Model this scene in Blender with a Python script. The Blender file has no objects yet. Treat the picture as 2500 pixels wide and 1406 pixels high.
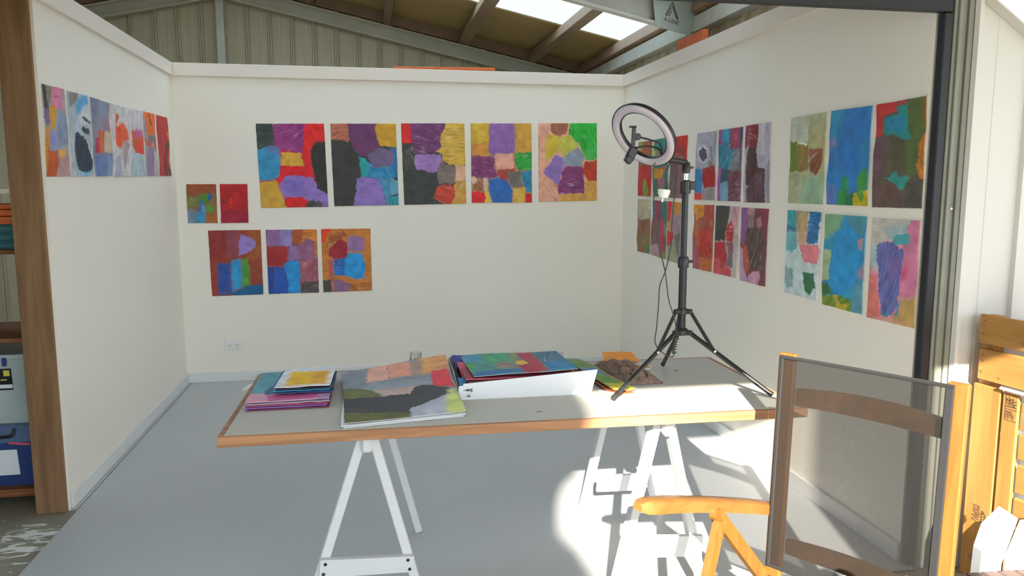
import bpy, bmesh, math, random
import numpy as np
from mathutils import Vector, Matrix
random.seed(7)
S = bpy.context.scene
COL = S.collection

EXPOSURE, SKY, SUN, GAIN = 0.82, 2.4, 14.0, 1.15
# ------------------------------------------------------------------ camera
cam_data = bpy.data.cameras.new('camera'); cam = bpy.data.objects.new('camera', cam_data); COL.objects.link(cam)
YAW, PITCH, FPX = 0.1823, 0.1302, 1880.0
fw = Vector((math.sin(YAW)*math.cos(PITCH), math.cos(YAW)*math.cos(PITCH), -math.sin(PITCH)))
cam.location = (1.4139, -6.1671, 1.4996)
cam.rotation_euler = fw.to_track_quat('-Z', 'Y').to_euler()
cam_data.sensor_fit = 'HORIZONTAL'; cam_data.sensor_width = 36.0
cam_data.lens = 36.0*FPX/2500.0
cam_data.clip_start = 0.05; cam_data.clip_end = 200
S.camera = cam

# ------------------------------------------------------------------ light
S.view_settings.view_transform = 'Standard'; S.view_settings.look = 'None'
S.view_settings.gamma = 1.0; S.view_settings.use_curve_mapping = False
S.view_settings.exposure = EXPOSURE
w = bpy.data.worlds.new('sky'); S.world = w; w.use_nodes = True
bg = w.node_tree.nodes['Background']; bg.inputs[0].default_value = (0.80, 0.90, 1.0, 1); bg.inputs[1].default_value = SKY
sl = bpy.data.lights.new('sun', 'SUN'); sl.energy = SUN; sl.angle = math.radians(0.55); sl.color = (1.0, 0.92, 0.80)
sun = bpy.data.objects.new('sun', sl); COL.objects.link(sun)
sun.location = (-2, -12, 8); sun.rotation_euler = Vector((0.25, 1.0, -0.49)).to_track_quat('-Z', 'Y').to_euler()
S.cycles.max_bounces = 10; S.cycles.diffuse_bounces = 6; S.cycles.transparent_max_bounces = 16
S.cycles.use_denoising = True
S.cycles.sample_clamp_indirect = 6.0

# ------------------------------------------------------------------ painting data: base colour and brushed patches, in thousandths of each sheet
PAINT={
'L1':(('L', [(0.0, -2.364, 1.952), (0.0, -2.102, 1.96), (0.0, -2.105, 1.551), (0.0, -2.38, 1.546)]),42,151,'9a98a0','''3a3634 -40,-40 146,-40 174,97 247,221 229,439 29,428 -40,251
7b6490 -40,260 191,242 207,386 211,439 27,437
877868 146,-40 424,-40 378,113 289,191 212,223 172,106
cf7a98 b 423,-40 877,-40 867,114 776,242 419,231 393,121
b29aa0 b 877,-40 1040,-40 1040,200 849,248
7f8ea6 b 543,299 1040,241 1040,389 1040,625 555,663 491,502
c8922e 260,239 370,215 504,245 488,375 411,468 257,465 238,330
c07f30 25,446 179,431 164,565 113,776 35,965 -40,777
8284b8 b 216,493 478,484 426,683 198,705 181,565
b8562a 111,715 437,710 515,815 396,1040 -40,1040
dba23c 491,704 836,694 831,776 727,822 562,770
b08a8a b 512,824 1040,718 1040,1040 414,1040
7a4050 396,112 557,107 812,107 554,117'''),
'L2':(('L', [(0.0, -2.074, 1.957), (0.0, -1.787, 1.964), (0.0, -1.791, 1.557), (0.0, -2.084, 1.55)]),39,140,'a9b0bb','''7d7a76 b 30,22 553,-40 455,92 97,190
5aa0cc b 504,50 948,-40 946,93 712,147 533,236 336,265 361,166
c2c4c8 b 666,170 1040,111 1040,337 497,376 435,320
7fa6bd b 128,658 324,460 955,743 1040,924 649,1040 275,952
3d4146 576,294 684,254 755,286 868,311 1040,326 939,349 744,326
27424f 506,415 648,390 882,412 942,491 780,490 554,453
27384a 189,484 396,473 612,530 752,596 914,744 1040,844 906,924 655,963 354,933 232,828 164,657'''),
'L3':(('L', [(0.0, -1.754, 1.963), (0.0, -1.467, 1.962), (0.0, -1.477, 1.562), (0.0, -1.762, 1.556)]),34,128,'807f94','''6f7590 b -40,-40 293,-40 224,266 42,317
6a8ca0 b 362,69 723,64 700,152 381,162
87858f b 95,273 724,237 734,378 86,470
b35a88 b 766,256 1040,217 1040,395 782,375
c0a78c 612,399 1040,395 1040,700 517,678
c8462e 320,397 590,395 471,679 287,694
d8702f 410,393 509,393 440,659 357,682
b03a58 94,521 296,493 287,694 91,698
6379a4 85,719 1040,712 1040,1040 -40,1040
8797b8 b 738,729 1040,723 1040,1040 667,1040'''),
'L4':(('L', [(0.0, -1.449, 1.963), (0.0, -1.143, 1.969), (0.0, -1.141, 1.564), (0.0, -1.446, 1.561)]),31,120,'c2bfc0','''d6b4ba b 720,184 977,171 1040,287 750,252
e25a2c b 201,300 656,233 936,313 1040,453 555,584 177,549
d23f2a 203,210 325,114 434,153 255,275
e04a22 198,311 535,308 495,620 357,589 180,537
a3a0b4 b 131,709 422,703 436,1040 -40,1040
a08f8e 632,488 1040,512 879,693 615,898 546,875 563,641'''),
'L5':(('L', [(-0.0, -1.119, 1.97), (0.0, -0.813, 1.978), (0.0, -0.832, 1.571), (-0.0, -1.125, 1.565)]),27,112,'c4bdc2','''a3b6bb b 108,596 346,653 1040,669 1040,1040 -40,1040
c4502a 154,319 974,366 1040,669 349,641 117,559
b85c94 b 327,289 931,293 1040,365 489,429
d8381e 1040,390 1040,669 319,647 400,553'''),
'L6':(('L', [(0.0, -0.803, 1.98), (0.0, -0.524, 1.989), (-0.0, -0.51, 1.577), (0.0, -0.795, 1.573)]),23,107,'9a8590','''e2641e s -40,-40 1040,-40 1040,354 592,340 236,376
8a3a14 496,31 632,39 640,208 499,213
7d6a66 275,362 1040,368 1040,448 267,477
e0391c -40,408 635,508 382,539 79,532
d55a34 833,452 1040,407 1040,579 819,583
87728f 240,555 727,545 524,1040 -40,1040
b8a8aa 738,610 1040,592 1040,1040 594,1040'''),
'L7':(('L', [(0.0, -0.484, 1.987), (0.0, -0.192, 1.992), (0.0, -0.182, 1.581), (0.0, -0.472, 1.577)]),22,101,'b3242a','''e0602a 802,229 1040,274 1040,357 884,434
70302c 522,581 808,645 687,1040 398,928
5e3a34 557,484 1040,361 1040,499 887,644 652,648
c9301f 859,504 1040,555 1040,783 758,786
6b2a2a 733,856 1040,854 1040,1040 771,969'''),
'P1':(('B', [(0.587, 0.0, 1.974), (1.088, 0.0, 1.981), (1.102, 0.0, 1.348), (0.602, 0.0, 1.342)]),114,141,'c02a3a','''3b4440 s -40,-40 241,-40 258,120 254,250 160,276 59,328 -40,327
8e3a78 s 235,-40 722,-40 713,120 669,278 642,348 341,311 260,241 253,120
d8282a 722,-40 1040,-40 1040,200 848,226 776,313 777,454 675,498 656,383 689,155
3b8ab4 -40,319 172,267 319,311 321,504 308,601 216,670 -40,677
5f75ac b 139,276 248,259 322,276 315,364 155,345
c89a3c 339,329 632,348 670,498 478,514 327,495
d3222a 332,504 675,506 764,489 808,649 535,620 394,619 268,697 309,592
8a70b4 394,619 536,611 808,649 854,774 1040,865 1040,1040 928,1040 909,945 668,915 374,876 350,911 265,733
33332f 1040,204 848,226 769,331 777,454 819,640 854,774 1040,861
7a68b2 b 379,663 642,657 618,843 389,823 331,733
c69a3a -40,695 259,671 285,759 331,875 387,1040 -40,1040
d22224 380,876 648,879 651,1040 387,1040
45413c s 657,1040 677,942 745,920 909,949 922,1040'''),
'P2':(('B', [(1.135, 0.0, 1.982), (1.632, 0.0, 1.989), (1.643, 0.0, 1.36), (1.147, 0.0, 1.353)]),110,137,'3b3b38','''b0654e s -40,-40 261,-40 290,184 254,229 189,193 -40,201
6a3c63 261,-40 711,-40 683,105 736,284 550,364 526,400 413,390 329,282 289,202
c8962f 711,-40 1040,-40 1040,285 748,275 677,96
2f6c9e 895,285 1040,285 1040,675 924,647 887,465
2b7fae s 534,463 656,518 920,483 947,656 762,672 535,652
6e5f80 550,364 736,293 940,312 956,465 884,519 632,535 547,427
2a9a9e 413,399 514,418 564,535 536,643 433,642
4a88ae 683,663 877,673 878,884 807,938 745,791
5a9ab0 877,664 1040,702 1040,857 878,884
8a6fb4 364,669 444,651 694,672 756,791 815,1040 288,1040 330,877
2a92a2 s 807,938 1040,848 1040,1040 815,1040'''),
'P3':(('B', [(1.672, 0.0, 1.992), (2.167, 0.0, 1.999), (2.178, 0.0, 1.369), (1.686, 0.0, 1.361)]),106,136,'3b403e','''d42c2c -40,-40 143,-40 155,109 169,162 165,252 -40,225
6f3a68 s 143,-40 737,-40 619,164 624,327 516,362 177,360 171,252
c8a040 s 737,-40 1040,-40 1040,521 842,529 630,472 645,381 517,353 625,290 607,173
45443e s -40,234 164,270 175,397 191,560 27,577
9a76b4 200,379 610,381 624,472 542,600 482,608 214,560 171,478
d8a88c b 848,529 1040,521 1040,715 817,722
c8923e s 823,723 1040,715 1040,1040 645,1040 816,908
7b6b64 624,481 830,529 840,584 798,750 560,738 542,600
c04030 s 547,766 774,750 820,806 816,918 729,1040 586,980 469,931'''),
'P4':(('B', [(2.218, 0.0, 2.0), (2.708, 0.0, 2.007), (2.715, 0.0, 1.376), (2.222, 0.0, 1.375)]),102,133,'b08060','''c8a038 -40,-40 309,-40 287,242 -40,251
c8883e -40,246 299,233 296,409 -40,417
8a62a0 309,-40 704,-40 730,354 693,372 388,418 327,409 292,334
c89440 710,-40 1040,-40 1040,354 730,354 757,131
7e3a68 s -40,408 303,409 387,446 374,539 445,679 152,697 -40,668
dca08c 388,409 425,381 693,377 710,540 691,577 410,581
2e9a3c s 718,372 1040,363 1040,578 764,582 717,484
a84438 422,586 703,568 728,596 605,605 604,717 457,707
2c7ea0 s 819,605 1040,587 1040,868 921,868 860,783
6c6864 593,605 813,596 848,793 688,811 628,764
d8b8a4 -40,678 67,668 103,706 29,771
d0b49a 188,687 274,688 265,856 204,856
9a644a 29,771 127,715 188,725 198,856 39,846
d8b050 204,865 283,856 355,1040 208,1040
da282e -40,846 198,860 221,949 196,1040 -40,1040
d0a648 694,811 885,807 896,887 871,1040 674,1040
2f68b0 286,706 420,688 591,726 682,858 668,1040 361,1040 284,837
d42a2c 884,887 1040,892 1040,1040 883,1040'''),
'P5':(('B', [(2.764, 0.0, 2.009), (3.253, 0.0, 2.016), (3.261, 0.0, 1.389), (2.771, 0.0, 1.383)]),99,131,'dca08a','''9e6248 212,-40 525,-40 474,126 374,173 211,117
2ea63c s 538,-40 1040,-40 1040,459 841,477 702,287 525,136
4aae50 b 727,344 1040,307 1040,459 829,477
c8ae3e b 148,135 374,173 348,361 121,492 122,266
bcb84e 361,192 512,145 676,268 651,344 436,428 360,342
8a92a4 385,446 689,296 790,439 740,543 435,550
d29c4e 803,734 1040,741 1040,1040 345,1040 358,916 791,897
8f72b2 70,633 297,399 410,446 422,569 346,768 308,787
82406e s 435,560 752,543 778,715 791,897 421,912 332,892 320,796 371,721
b2402e 778,496 1040,469 1040,741 854,735 752,610'''),
'S1':(('B', [(0.07, 0.0, 1.522), (0.282, 0.0, 1.522), (0.28, 0.0, 1.23), (0.067, 0.0, 1.231)]),53,67,'86603a','''8e4a2e b -40,-40 1040,-40 1040,237 -40,282
747a44 b 32,352 428,306 384,561 -40,607
4f8236 b 400,260 705,237 721,492 388,491
4e8a34 b 690,515 869,561 891,724 648,723
3a86ac b 224,723 633,723 587,1040 194,1040
6f8496 b -40,630 258,653 209,1040 -40,1040
2f5f8c 704,248 871,248 862,422 709,434
3d6fa6 438,399 541,468 498,700 375,723
3a9ccc 476,538 611,561 587,723 482,711
a0602e b 662,747 1040,724 1040,1040 618,1040'''),
'S2':(('B', [(0.308, 0.0, 1.523), (0.508, 0.0, 1.523), (0.504, 0.0, 1.23), (0.305, 0.0, 1.229)]),49,67,'ac2428','''9a2238 b 84,673 1040,679 1040,1040 -40,1040
4e2226 82,429 202,430 198,499 78,499
dc3a26 294,419 429,327 405,465 439,640 350,581'''),
'M1':(('B', [(0.208, 0.0, 1.174), (0.59, 0.0, 1.175), (0.591, 0.0, 0.676), (0.214, 0.0, 0.671)]),88,110,'923c28','''8a3230 b -40,-40 349,-40 320,411 -40,406
8e4650 b 366,-40 590,-40 529,401 320,411
96512a b 659,-40 1040,-40 1040,423 786,475 669,389 888,254
8c76b8 604,58 758,94 893,171 896,268 706,362 546,401
8e4232 b 768,489 1040,451 1040,832 765,826
4c9440 b 596,444 736,432 747,825 584,892
2f4f96 b 132,504 400,503 396,943 123,978
2f92c4 b 411,468 596,437 585,878 403,958
1f5a88 123,978 422,944 746,840 1040,853 1040,1040'''),
'M2':(('B', [(0.628, 0.0, 1.175), (1.009, 0.0, 1.175), (1.01, 0.0, 0.68), (0.631, 0.0, 0.678)]),86,108,'8c5060','''8c6496 -40,-40 276,-40 271,248 -40,245
8a7cb0 267,-40 514,-40 492,250 262,248
a8542a 523,-40 754,-40 671,238 503,222
c8742e s 736,-40 1040,-40 1040,441 930,440 942,185 800,141 671,238
8a6a94 438,264 617,252 660,465 409,475
96607e 617,252 818,142 957,242 946,483 642,464
9c2c2e -40,273 394,263 389,517 315,573 -40,554
25418c -40,568 137,584 95,1040 -40,1040
2a55a8 128,577 332,587 424,861 363,1040 95,1040
2a8acc 325,545 444,483 641,486 624,1040 381,1040 406,860
a05a68 s 649,493 1040,484 1040,814 660,822
544a4a s 660,829 1040,814 1040,1040 633,1040'''),
'M3':(('B', [(1.041, 0.0, 1.177), (1.418, 0.0, 1.178), (1.42, 0.0, 0.686), (1.044, 0.0, 0.682)]),84,106,'c27834','''d84628 -40,-40 226,-40 53,221 -40,220
a05a2a s 168,80 463,26 532,113 347,167 85,307
b0682e s 556,864 1040,860 1040,1040 550,1040
982a34 139,308 309,196 384,139 518,227 517,472 369,483 133,436
8e6a94 531,141 680,107 882,160 856,362 522,356
2a66ae s 222,481 481,457 487,746 229,741
2a90d0 521,385 799,390 876,551 857,798 688,809 450,745 460,500
b05a62 131,479 214,466 227,784 136,767
84607e 198,812 373,802 554,893 531,1040 198,1040
4a4844 -40,808 170,812 180,1040 -40,1040'''),
'A1':(('R', [(3.491, -0.37, 1.847), (3.491, -0.661, 1.84), (3.491, -0.655, 1.431), (3.491, -0.374, 1.433)]),25,93,'b02c2e','''8e5834 -40,260 975,272 958,458 -40,452
928a42 -40,-40 366,-40 339,142 23,203
a05238 s 346,-40 1040,-40 1040,309 390,265
7a8c34 526,658 717,765 848,881 781,1040 395,1040 397,786'''),
'A2':(('R', [(3.491, -0.693, 1.845), (3.491, -0.977, 1.845), (3.491, -0.987, 1.427), (3.491, -0.706, 1.432)]),28,99,'3a7a70','''2f7a74 -40,-40 1040,-40 965,232 -40,170
40686a 685,163 962,189 953,310 725,252
8aa832 -40,170 291,197 112,338 -40,325
8e6a62 292,215 688,225 730,331 149,329
b48c94 512,238 691,260 624,329 444,317
9a9038 -40,492 271,504 204,660 -40,650
c83a34 418,487 844,474 813,535 636,516
c08030 45,511 635,507 745,570 646,686 130,678
9a5a68 b 281,687 787,677 726,830 439,860
42684e -40,679 281,687 402,861 335,1040 -40,1040'''),
'A3':(('R', [(3.491, -1.015, 1.842), (3.491, -1.312, 1.84), (3.491, -1.296, 1.424), (3.491, -1.016, 1.427)]),31,105,'84605c','''6f5a58 b -40,377 442,376 521,1040 -40,1040
be2a2e -40,-40 1040,-40 1040,402 742,316 366,274 75,251
8a3a40 b 416,177 899,175 892,319 427,259'''),
'A4':(('R', [(3.491, -0.373, 1.409), (3.491, -0.657, 1.409), (3.491, -0.656, 1.0), (3.491, -0.377, 0.999)]),25,91,'86573a','''7c6a40 b -40,700 965,640 1040,883 -40,934
a8a084 -40,-40 1040,-40 976,351 619,370 250,390 -40,338
b0a890 s 505,-40 1040,-40 975,341 617,351
5e7848 b 582,873 1040,833 1040,1040 634,1040'''),
'A5':(('R', [(3.491, -0.706, 1.404), (3.491, -0.979, 1.401), (3.491, -0.972, 0.991), (3.491, -0.678, 0.998)]),28,95,'7a5450','''4a5e72 -40,-40 198,-40 203,251 -40,359
863a50 198,-40 580,-40 615,238 734,310 673,388 223,368 146,154
3a6e6a 580,-40 1040,-40 1040,319 821,419 770,309 612,219
7a8a6a 839,418 1040,375 1040,594 880,600
a83a54 522,356 770,309 833,511 949,862 743,876 598,615
a8868c -40,844 404,764 590,797 726,1040 -40,1040
84784e 711,896 965,861 1040,1040 745,1040'''),
'A6':(('R', [(3.491, -0.998, 1.401), (3.491, -1.254, 1.398), (3.491, -1.252, 0.982), (3.491, -1.005, 0.988)]),27,102,'9a8e88','''c8822e 449,-40 965,-40 884,194 455,224
b58c62 -40,344 202,328 418,234 484,509 -40,469
9a7a8c 381,235 815,205 888,516 485,517
cc2c30 -40,-40 357,-40 201,319 -40,336
6a6468 s 524,533 888,516 932,888 631,837
c42c34 -40,486 181,514 447,510 493,596 317,730 -40,757
909a76 -40,767 583,733 686,1040 28,1040'''),
'B1':(('R', [(3.491, -1.459, 1.839), (3.491, -1.747, 1.836), (3.491, -1.744, 1.422), (3.491, -1.448, 1.42)]),37,114,'a09fac','''c4c4cc b 80,227 420,183 645,263 632,398 333,455 99,358
8f8f94 b 884,-40 1040,-40 974,272 926,360
7a7472 b 637,434 876,430 919,538 680,534
55505f 150,266 393,214 553,260 598,370 392,438 193,351
6a6a6a 758,203 818,205 872,394 849,448 773,320
2f7cb4 -40,521 297,536 399,710 394,900 -40,904
a4282e 374,529 971,486 1040,821 505,819 396,692
e0402a -40,900 394,900 407,1040 -40,1040
8e8684 447,837 979,830 1040,1040 407,1040'''),
'B2':(('R', [(3.491, -1.78, 1.839), (3.491, -2.077, 1.835), (3.491, -2.071, 1.419), (3.491, -1.78, 1.419)]),42,122,'6a5a72','''8a4a74 -40,-40 164,-40 109,231 -40,228
3494b8 177,-40 483,-40 478,183 157,173
4a4466 864,-40 1040,-40 936,343 907,132
92405a s 483,-40 865,-40 927,278 542,276
7a7a7c s 676,304 928,286 944,590 607,578
2f7c94 s -40,219 505,184 517,284 676,304 606,570 171,531 -40,494
9a5a92 -40,546 118,547 156,879 110,968 -40,1040
6e4252 s 503,594 968,582 1040,1040 500,1040
3a5260 143,531 501,577 468,739 142,756
6a94ac s 141,747 466,722 497,1040 141,1040'''),
'B3':(('R', [(3.491, -2.109, 1.838), (3.491, -2.392, 1.836), (3.491, -2.4, 1.417), (3.491, -2.111, 1.415)]),47,132,'a8a0ae','''b6aeb8 b 533,-40 787,-40 783,411 551,404
8f8a92 845,534 1040,417 1040,1040 899,1040
8a3a58 -40,-40 173,-40 179,275 -40,301
7c2c30 s 173,-40 532,-40 546,132 518,310 179,283
4e3838 167,283 504,294 501,481 568,560 821,564 852,641 822,793 113,790 66,590 90,360
5c4048 s 502,605 834,580 848,831 832,1040 136,1040 105,829'''),
'B4':(('R', [(3.491, -1.451, 1.387), (3.491, -1.742, 1.392), (3.491, -1.734, 0.98), (3.491, -1.449, 0.975)]),36,110,'a05038','''cc8430 s -40,-40 512,-40 516,160 126,254
a84438 s 528,-40 1040,-40 1040,388 608,370
9e5a4a 226,242 523,217 444,375 188,491
b4603a 60,285 330,260 341,626 100,636
b42c22 s 363,396 866,373 949,747 394,784
a0506a -40,539 153,492 316,1040 -40,1040
b86030 s 363,806 1040,794 1040,1040 351,1040'''),
'B5':(('R', [(3.491, -1.776, 1.39), (3.491, -2.071, 1.39), (3.491, -2.065, 0.98), (3.491, -1.77, 0.978)]),41,117,'b8a8a4','''c09098 664,-40 1040,-40 950,322 837,281 714,176
b43a3c s 715,185 855,316 809,481 591,509 503,476 510,319
40403c -40,-40 650,-40 606,197 488,366 477,496 -40,533
b02a30 s -40,537 478,505 555,658 551,844 306,954 -40,1040
c04a50 s -40,766 576,824 785,920 794,1040 -40,1040
8a5a62 537,521 811,499 817,644 614,683
6e6870 613,674 817,644 827,826 752,886 548,825'''),
'B6':(('R', [(3.491, -2.106, 1.386), (3.491, -2.4, 1.386), (3.491, -2.397, 0.972), (3.491, -2.105, 0.972)]),47,127,'70424a','''8c5a8c -40,-40 231,-40 212,266 184,458 88,515 -40,398
8a3c4e 505,-40 1040,-40 965,289 827,294 797,65
52403c s 239,274 822,261 867,792 455,805 353,587 240,490
b4848c 231,-40 479,-40 477,89 243,102
84706e 232,111 466,97 462,258 237,257
a87478 s 595,153 731,99 799,172 752,264 605,236
b494aa -40,538 118,548 171,773 263,890 353,1040 -40,1040
b2533a s 126,513 267,505 364,673 401,870 263,890 169,756
c28ea4 340,893 583,830 774,803 796,882 762,1040 353,1040'''),
'C1':(('R', [(3.491, -2.589, 1.839), (3.491, -2.886, 1.84), (3.491, -2.888, 1.42), (3.491, -2.59, 1.42)]),60,148,'a6ab84','''aaac88 530,-40 1040,-40 978,204 564,172
b6baa8 -40,-40 513,-40 543,308 352,310 -40,259
aca678 b 564,172 977,194 976,373 575,368
6c7c32 -40,274 205,289 286,629 -40,630
8c7440 222,325 559,338 594,624 259,628
885436 s 575,368 954,392 952,563 823,685 620,634
8eac8e b 400,710 967,687 1040,1040 383,1040
dad6c0 246,301 376,296 506,317 483,335 327,324'''),
'C2':(('R', [(3.491, -2.921, 1.841), (3.491, -3.215, 1.837), (3.491, -3.216, 1.419), (3.491, -2.916, 1.421)]),71,162,'2f78b8','''2f86ae b -40,-40 417,-40 367,259 -40,302
3072b8 b 341,74 885,103 795,628 265,623
7a80a8 b -40,301 198,308 209,382 -40,386
2c86ac b 800,364 975,334 978,508 814,470
5a78b4 b -40,771 223,789 252,1040 -40,1040
2f9068 365,706 470,688 559,716 556,850 385,852
3a8a44 b 317,834 554,832 546,931 513,1040 274,1040
3e8c3c b 855,629 974,621 1040,820 745,866 769,743
2e6a4c 499,896 684,867 679,1040 427,1040
b8a824 686,884 805,857 1040,820 1040,1040 660,1040
5a9036 785,857 926,856 916,934 817,944'''),
'C3':(('R', [(3.491, -3.246, 1.837), (3.491, -3.535, 1.84), (3.491, -3.548, 1.419), (3.491, -3.249, 1.416)]),86,179,'5c564a','''6a5058 b -40,340 229,335 182,718 -40,715
57523c b 376,342 677,373 621,644 428,640
56683c b 638,-40 1040,-40 1040,342 888,650 697,726 638,323
bc3a38 -40,-40 411,-40 403,103 167,120 169,298 -40,323
b8424a 445,-40 673,-40 625,37 449,31
2e8880 434,55 660,48 670,138 682,261 743,361 590,361 410,319 188,299 152,153 458,115
2f80a4 b 207,148 601,142 617,289 260,278
64504a b -40,732 460,771 642,844 675,1040 -40,1040
525048 b 687,789 962,745 1040,1040 692,1040
8a6432 b 941,23 1040,-40 1040,264 948,261
b4722e s 955,340 1040,264 1040,730 945,729 885,611 899,431
3a9088 272,695 401,713 465,657 540,699 796,711 718,765 607,836 497,787'''),
'C4':(('R', [(3.491, -2.595, 1.386), (3.491, -2.887, 1.383), (3.491, -2.885, 0.966), (3.491, -2.594, 0.969)]),59,143,'b9c8c8','''3a9aa2 s -40,-40 281,-40 298,239 -40,231
2f6a8c b -40,197 292,195 301,260 -40,264
6aa6aa -40,276 315,254 341,457 215,498 -40,481
b09a6e s 295,-40 702,-40 662,116 652,244 314,249
c49a7c b 314,249 652,244 656,373 362,389
2a6a9a s 702,-40 1040,-40 950,356 655,362
d07880 404,387 978,365 956,588 601,582 507,512
82a09c -40,686 208,678 292,750 269,910 90,933 -40,848
356a4c 547,707 890,689 953,854 789,947 618,920'''),
'C5':(('R', [(3.491, -2.925, 1.377), (3.491, -3.22, 1.376), (3.491, -3.226, 0.957), (3.491, -2.926, 0.957)]),71,157,'2f88b8','''78a07a b -40,-40 509,-40 339,144 -40,311
4c8a9a b 463,-40 1040,-40 957,216 778,176
3a8ca8 b -40,313 303,237 223,372 -40,386
9aae84 -40,396 201,384 168,712 -40,737
5a92a4 b 796,708 1040,644 1040,1040 764,1040
a88a90 850,231 979,225 971,340 862,336
a0808c b 887,547 1040,491 963,646 876,644
2a8cc4 298,196 569,116 754,158 835,290 916,420 854,636 608,823 324,800 192,710 227,403
3498b4 b 562,828 802,756 774,895 618,911
6f8a32 s -40,901 379,855 751,887 741,1040 -40,1040
3c6e40 -40,758 172,742 260,866 -40,901
b0a030 s 284,864 402,853 385,905 530,940 709,911 628,1040 419,1040'''),
'C6':(('R', [(3.491, -3.263, 1.372), (3.491, -3.547, 1.372), (3.491, -3.554, 0.956), (3.491, -3.261, 0.951)]),83,173,'d0869a','''b8b0a8 b -40,-40 834,-40 834,147 458,208 180,239 -40,529 -40,438
9ab0b4 b 161,99 820,32 806,228 539,223
9ab0b4 b -40,276 162,258 177,518 -40,473
c87896 836,-40 1040,-40 1040,687 645,753 637,541 682,288
c85a80 b 685,466 830,422 808,546 680,573
cc7468 -40,551 122,568 183,702 283,767 320,963 -40,1040
c89880 b 78,1040 573,937 1040,1040 677,1040
b89658 b 703,757 1040,706 1040,1040 575,954 682,891
3a8c94 292,902 589,909 701,740 665,910 318,945
4c9aa2 473,171 624,129 813,130 805,220 581,248 461,226
6468a4 s 141,259 279,216 441,227 700,278 681,431 653,664 638,842 606,898 314,918 268,732 211,608 129,391
74629a b 403,394 615,363 635,523 408,575'''),
'T1':('T',187,89,'8a929e','''c2a69c b 272,475 625,522 633,603 585,648 350,611
df9d62 b 732,-40 1040,-40 973,322 816,323 703,322
b0907f b 627,25 766,40 750,233 657,327 618,269
e39a82 420,-40 627,25 625,293 424,308
e3aa98 237,30 418,-40 424,308 221,305
6b6f42 -40,359 243,444 330,616 313,711 -40,613
3e3d3e -40,570 341,609 587,629 642,527 786,534 937,639 904,702 717,796 558,883 533,949 -40,837
b0b4c4 559,874 719,787 901,720 1040,1040 549,1040
df3c48 825,284 976,302 978,624 802,539 794,417
c3cd74 b 930,637 975,642 1040,1040 845,1040 851,848
5f6130 -40,817 526,938 546,1040 -40,1040'''),
'T2':('T',125,52,'d49ab0','''5b9ca8 -40,-40 342,31 282,404 154,756 -40,724
3a6a92 268,322 316,160 298,805 162,791
c05a90 s 210,829 888,768 1040,972 279,979
a888b0 b 831,860 1040,714 1040,1040 850,1040'''),
'T3':('T',91,37,'d9dde8','''e8b818 b 158,205 912,245 915,909 151,939
d8a030 b 587,277 849,263 873,930 649,899'''),
'T4':('T',162,39,'4a8f86','''3f8fb4 b -40,25 200,-40 191,319 -40,382
3f9a6e s 217,45 492,-40 465,426 228,525
8a8a58 b 501,-40 590,-40 530,440 469,477
8c8078 b 293,440 493,432 471,794 262,750
4a9a4c b -40,480 72,492 64,684 -40,673
2f6ea8 b 34,820 257,796 489,797 489,963 -40,1040
ad3046 590,-40 736,-40 731,432 721,965 487,1040 487,652 601,603 582,401
40708a s 745,-40 1040,-40 1040,389 741,583
2a7cb0 s 738,607 1040,413 1040,1040 748,971
d9ae3e 485,455 582,401 601,603 487,652'''),
'T5':('T',41,107,'7f8a4e','''5f8440 b 191,25 715,51 640,269 -40,259
4a88a8 b -40,346 947,292 762,523 -40,577
5a8a3c b 314,576 805,574 825,785 38,793
d8cc3a b 141,795 1040,812 1040,1040 31,1040
a8803c b 1040,31 1040,187 1040,697 1040,810 847,624'''),  # yellow patch at its foot is sunlight put into the sheet colour
}
# ------------------------------------------------------------------ materials
def lin(c):
    return c/12.92 if c <= 0.04045 else ((c+0.055)/1.055)**2.4
def hexc(h, gain=1.0):
    return tuple(min(0.92, lin(int(h[i:i+2], 16)/255)*gain) for i in (0, 2, 4))
def newmat(name):
    m = bpy.data.materials.new(name); m.use_nodes = True
    return m, m.node_tree, m.node_tree.nodes['Principled BSDF']
def mat(name, col, rough=0.6, metal=0.0, var=0.12, scale=6.0, bump=0.0, bscale=60.0, spec=0.4, stretch=(1, 1, 1)):
    m, nt, b = newmat(name); N = nt.nodes; L = nt.links
    b.inputs['Roughness'].default_value = rough; b.inputs['Metallic'].default_value = metal
    b.inputs['Specular IOR Level'].default_value = spec
    tc = N.new('ShaderNodeTexCoord'); mp = N.new('ShaderNodeMapping'); mp.inputs['Scale'].default_value = stretch
    L.new(tc.outputs['Object'], mp.inputs['Vector'])
    nz = N.new('ShaderNodeTexNoise'); nz.inputs['Scale'].default_value = scale; nz.inputs['Detail'].default_value = 4
    L.new(mp.outputs[0], nz.inputs['Vector'])
    mx = N.new('ShaderNodeMix'); mx.data_type = 'RGBA'
    mx.inputs['A'].default_value = (*[c*(1-var) for c in col], 1); mx.inputs['B'].default_value = (*[min(1, c*(1+var)) for c in col], 1)
    L.new(nz.outputs['Fac'], mx.inputs['Factor']); L.new(mx.outputs['Result'], b.inputs['Base Color'])
    if bump:
        n2 = N.new('ShaderNodeTexNoise'); n2.inputs['Scale'].default_value = bscale; L.new(mp.outputs[0], n2.inputs['Vector'])
        bp = N.new('ShaderNodeBump'); bp.inputs['Strength'].default_value = bump; bp.inputs['Distance'].default_value = 0.004
        L.new(n2.outputs['Fac'], bp.inputs['Height']); L.new(bp.outputs[0], b.inputs['Normal'])
    return m
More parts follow.
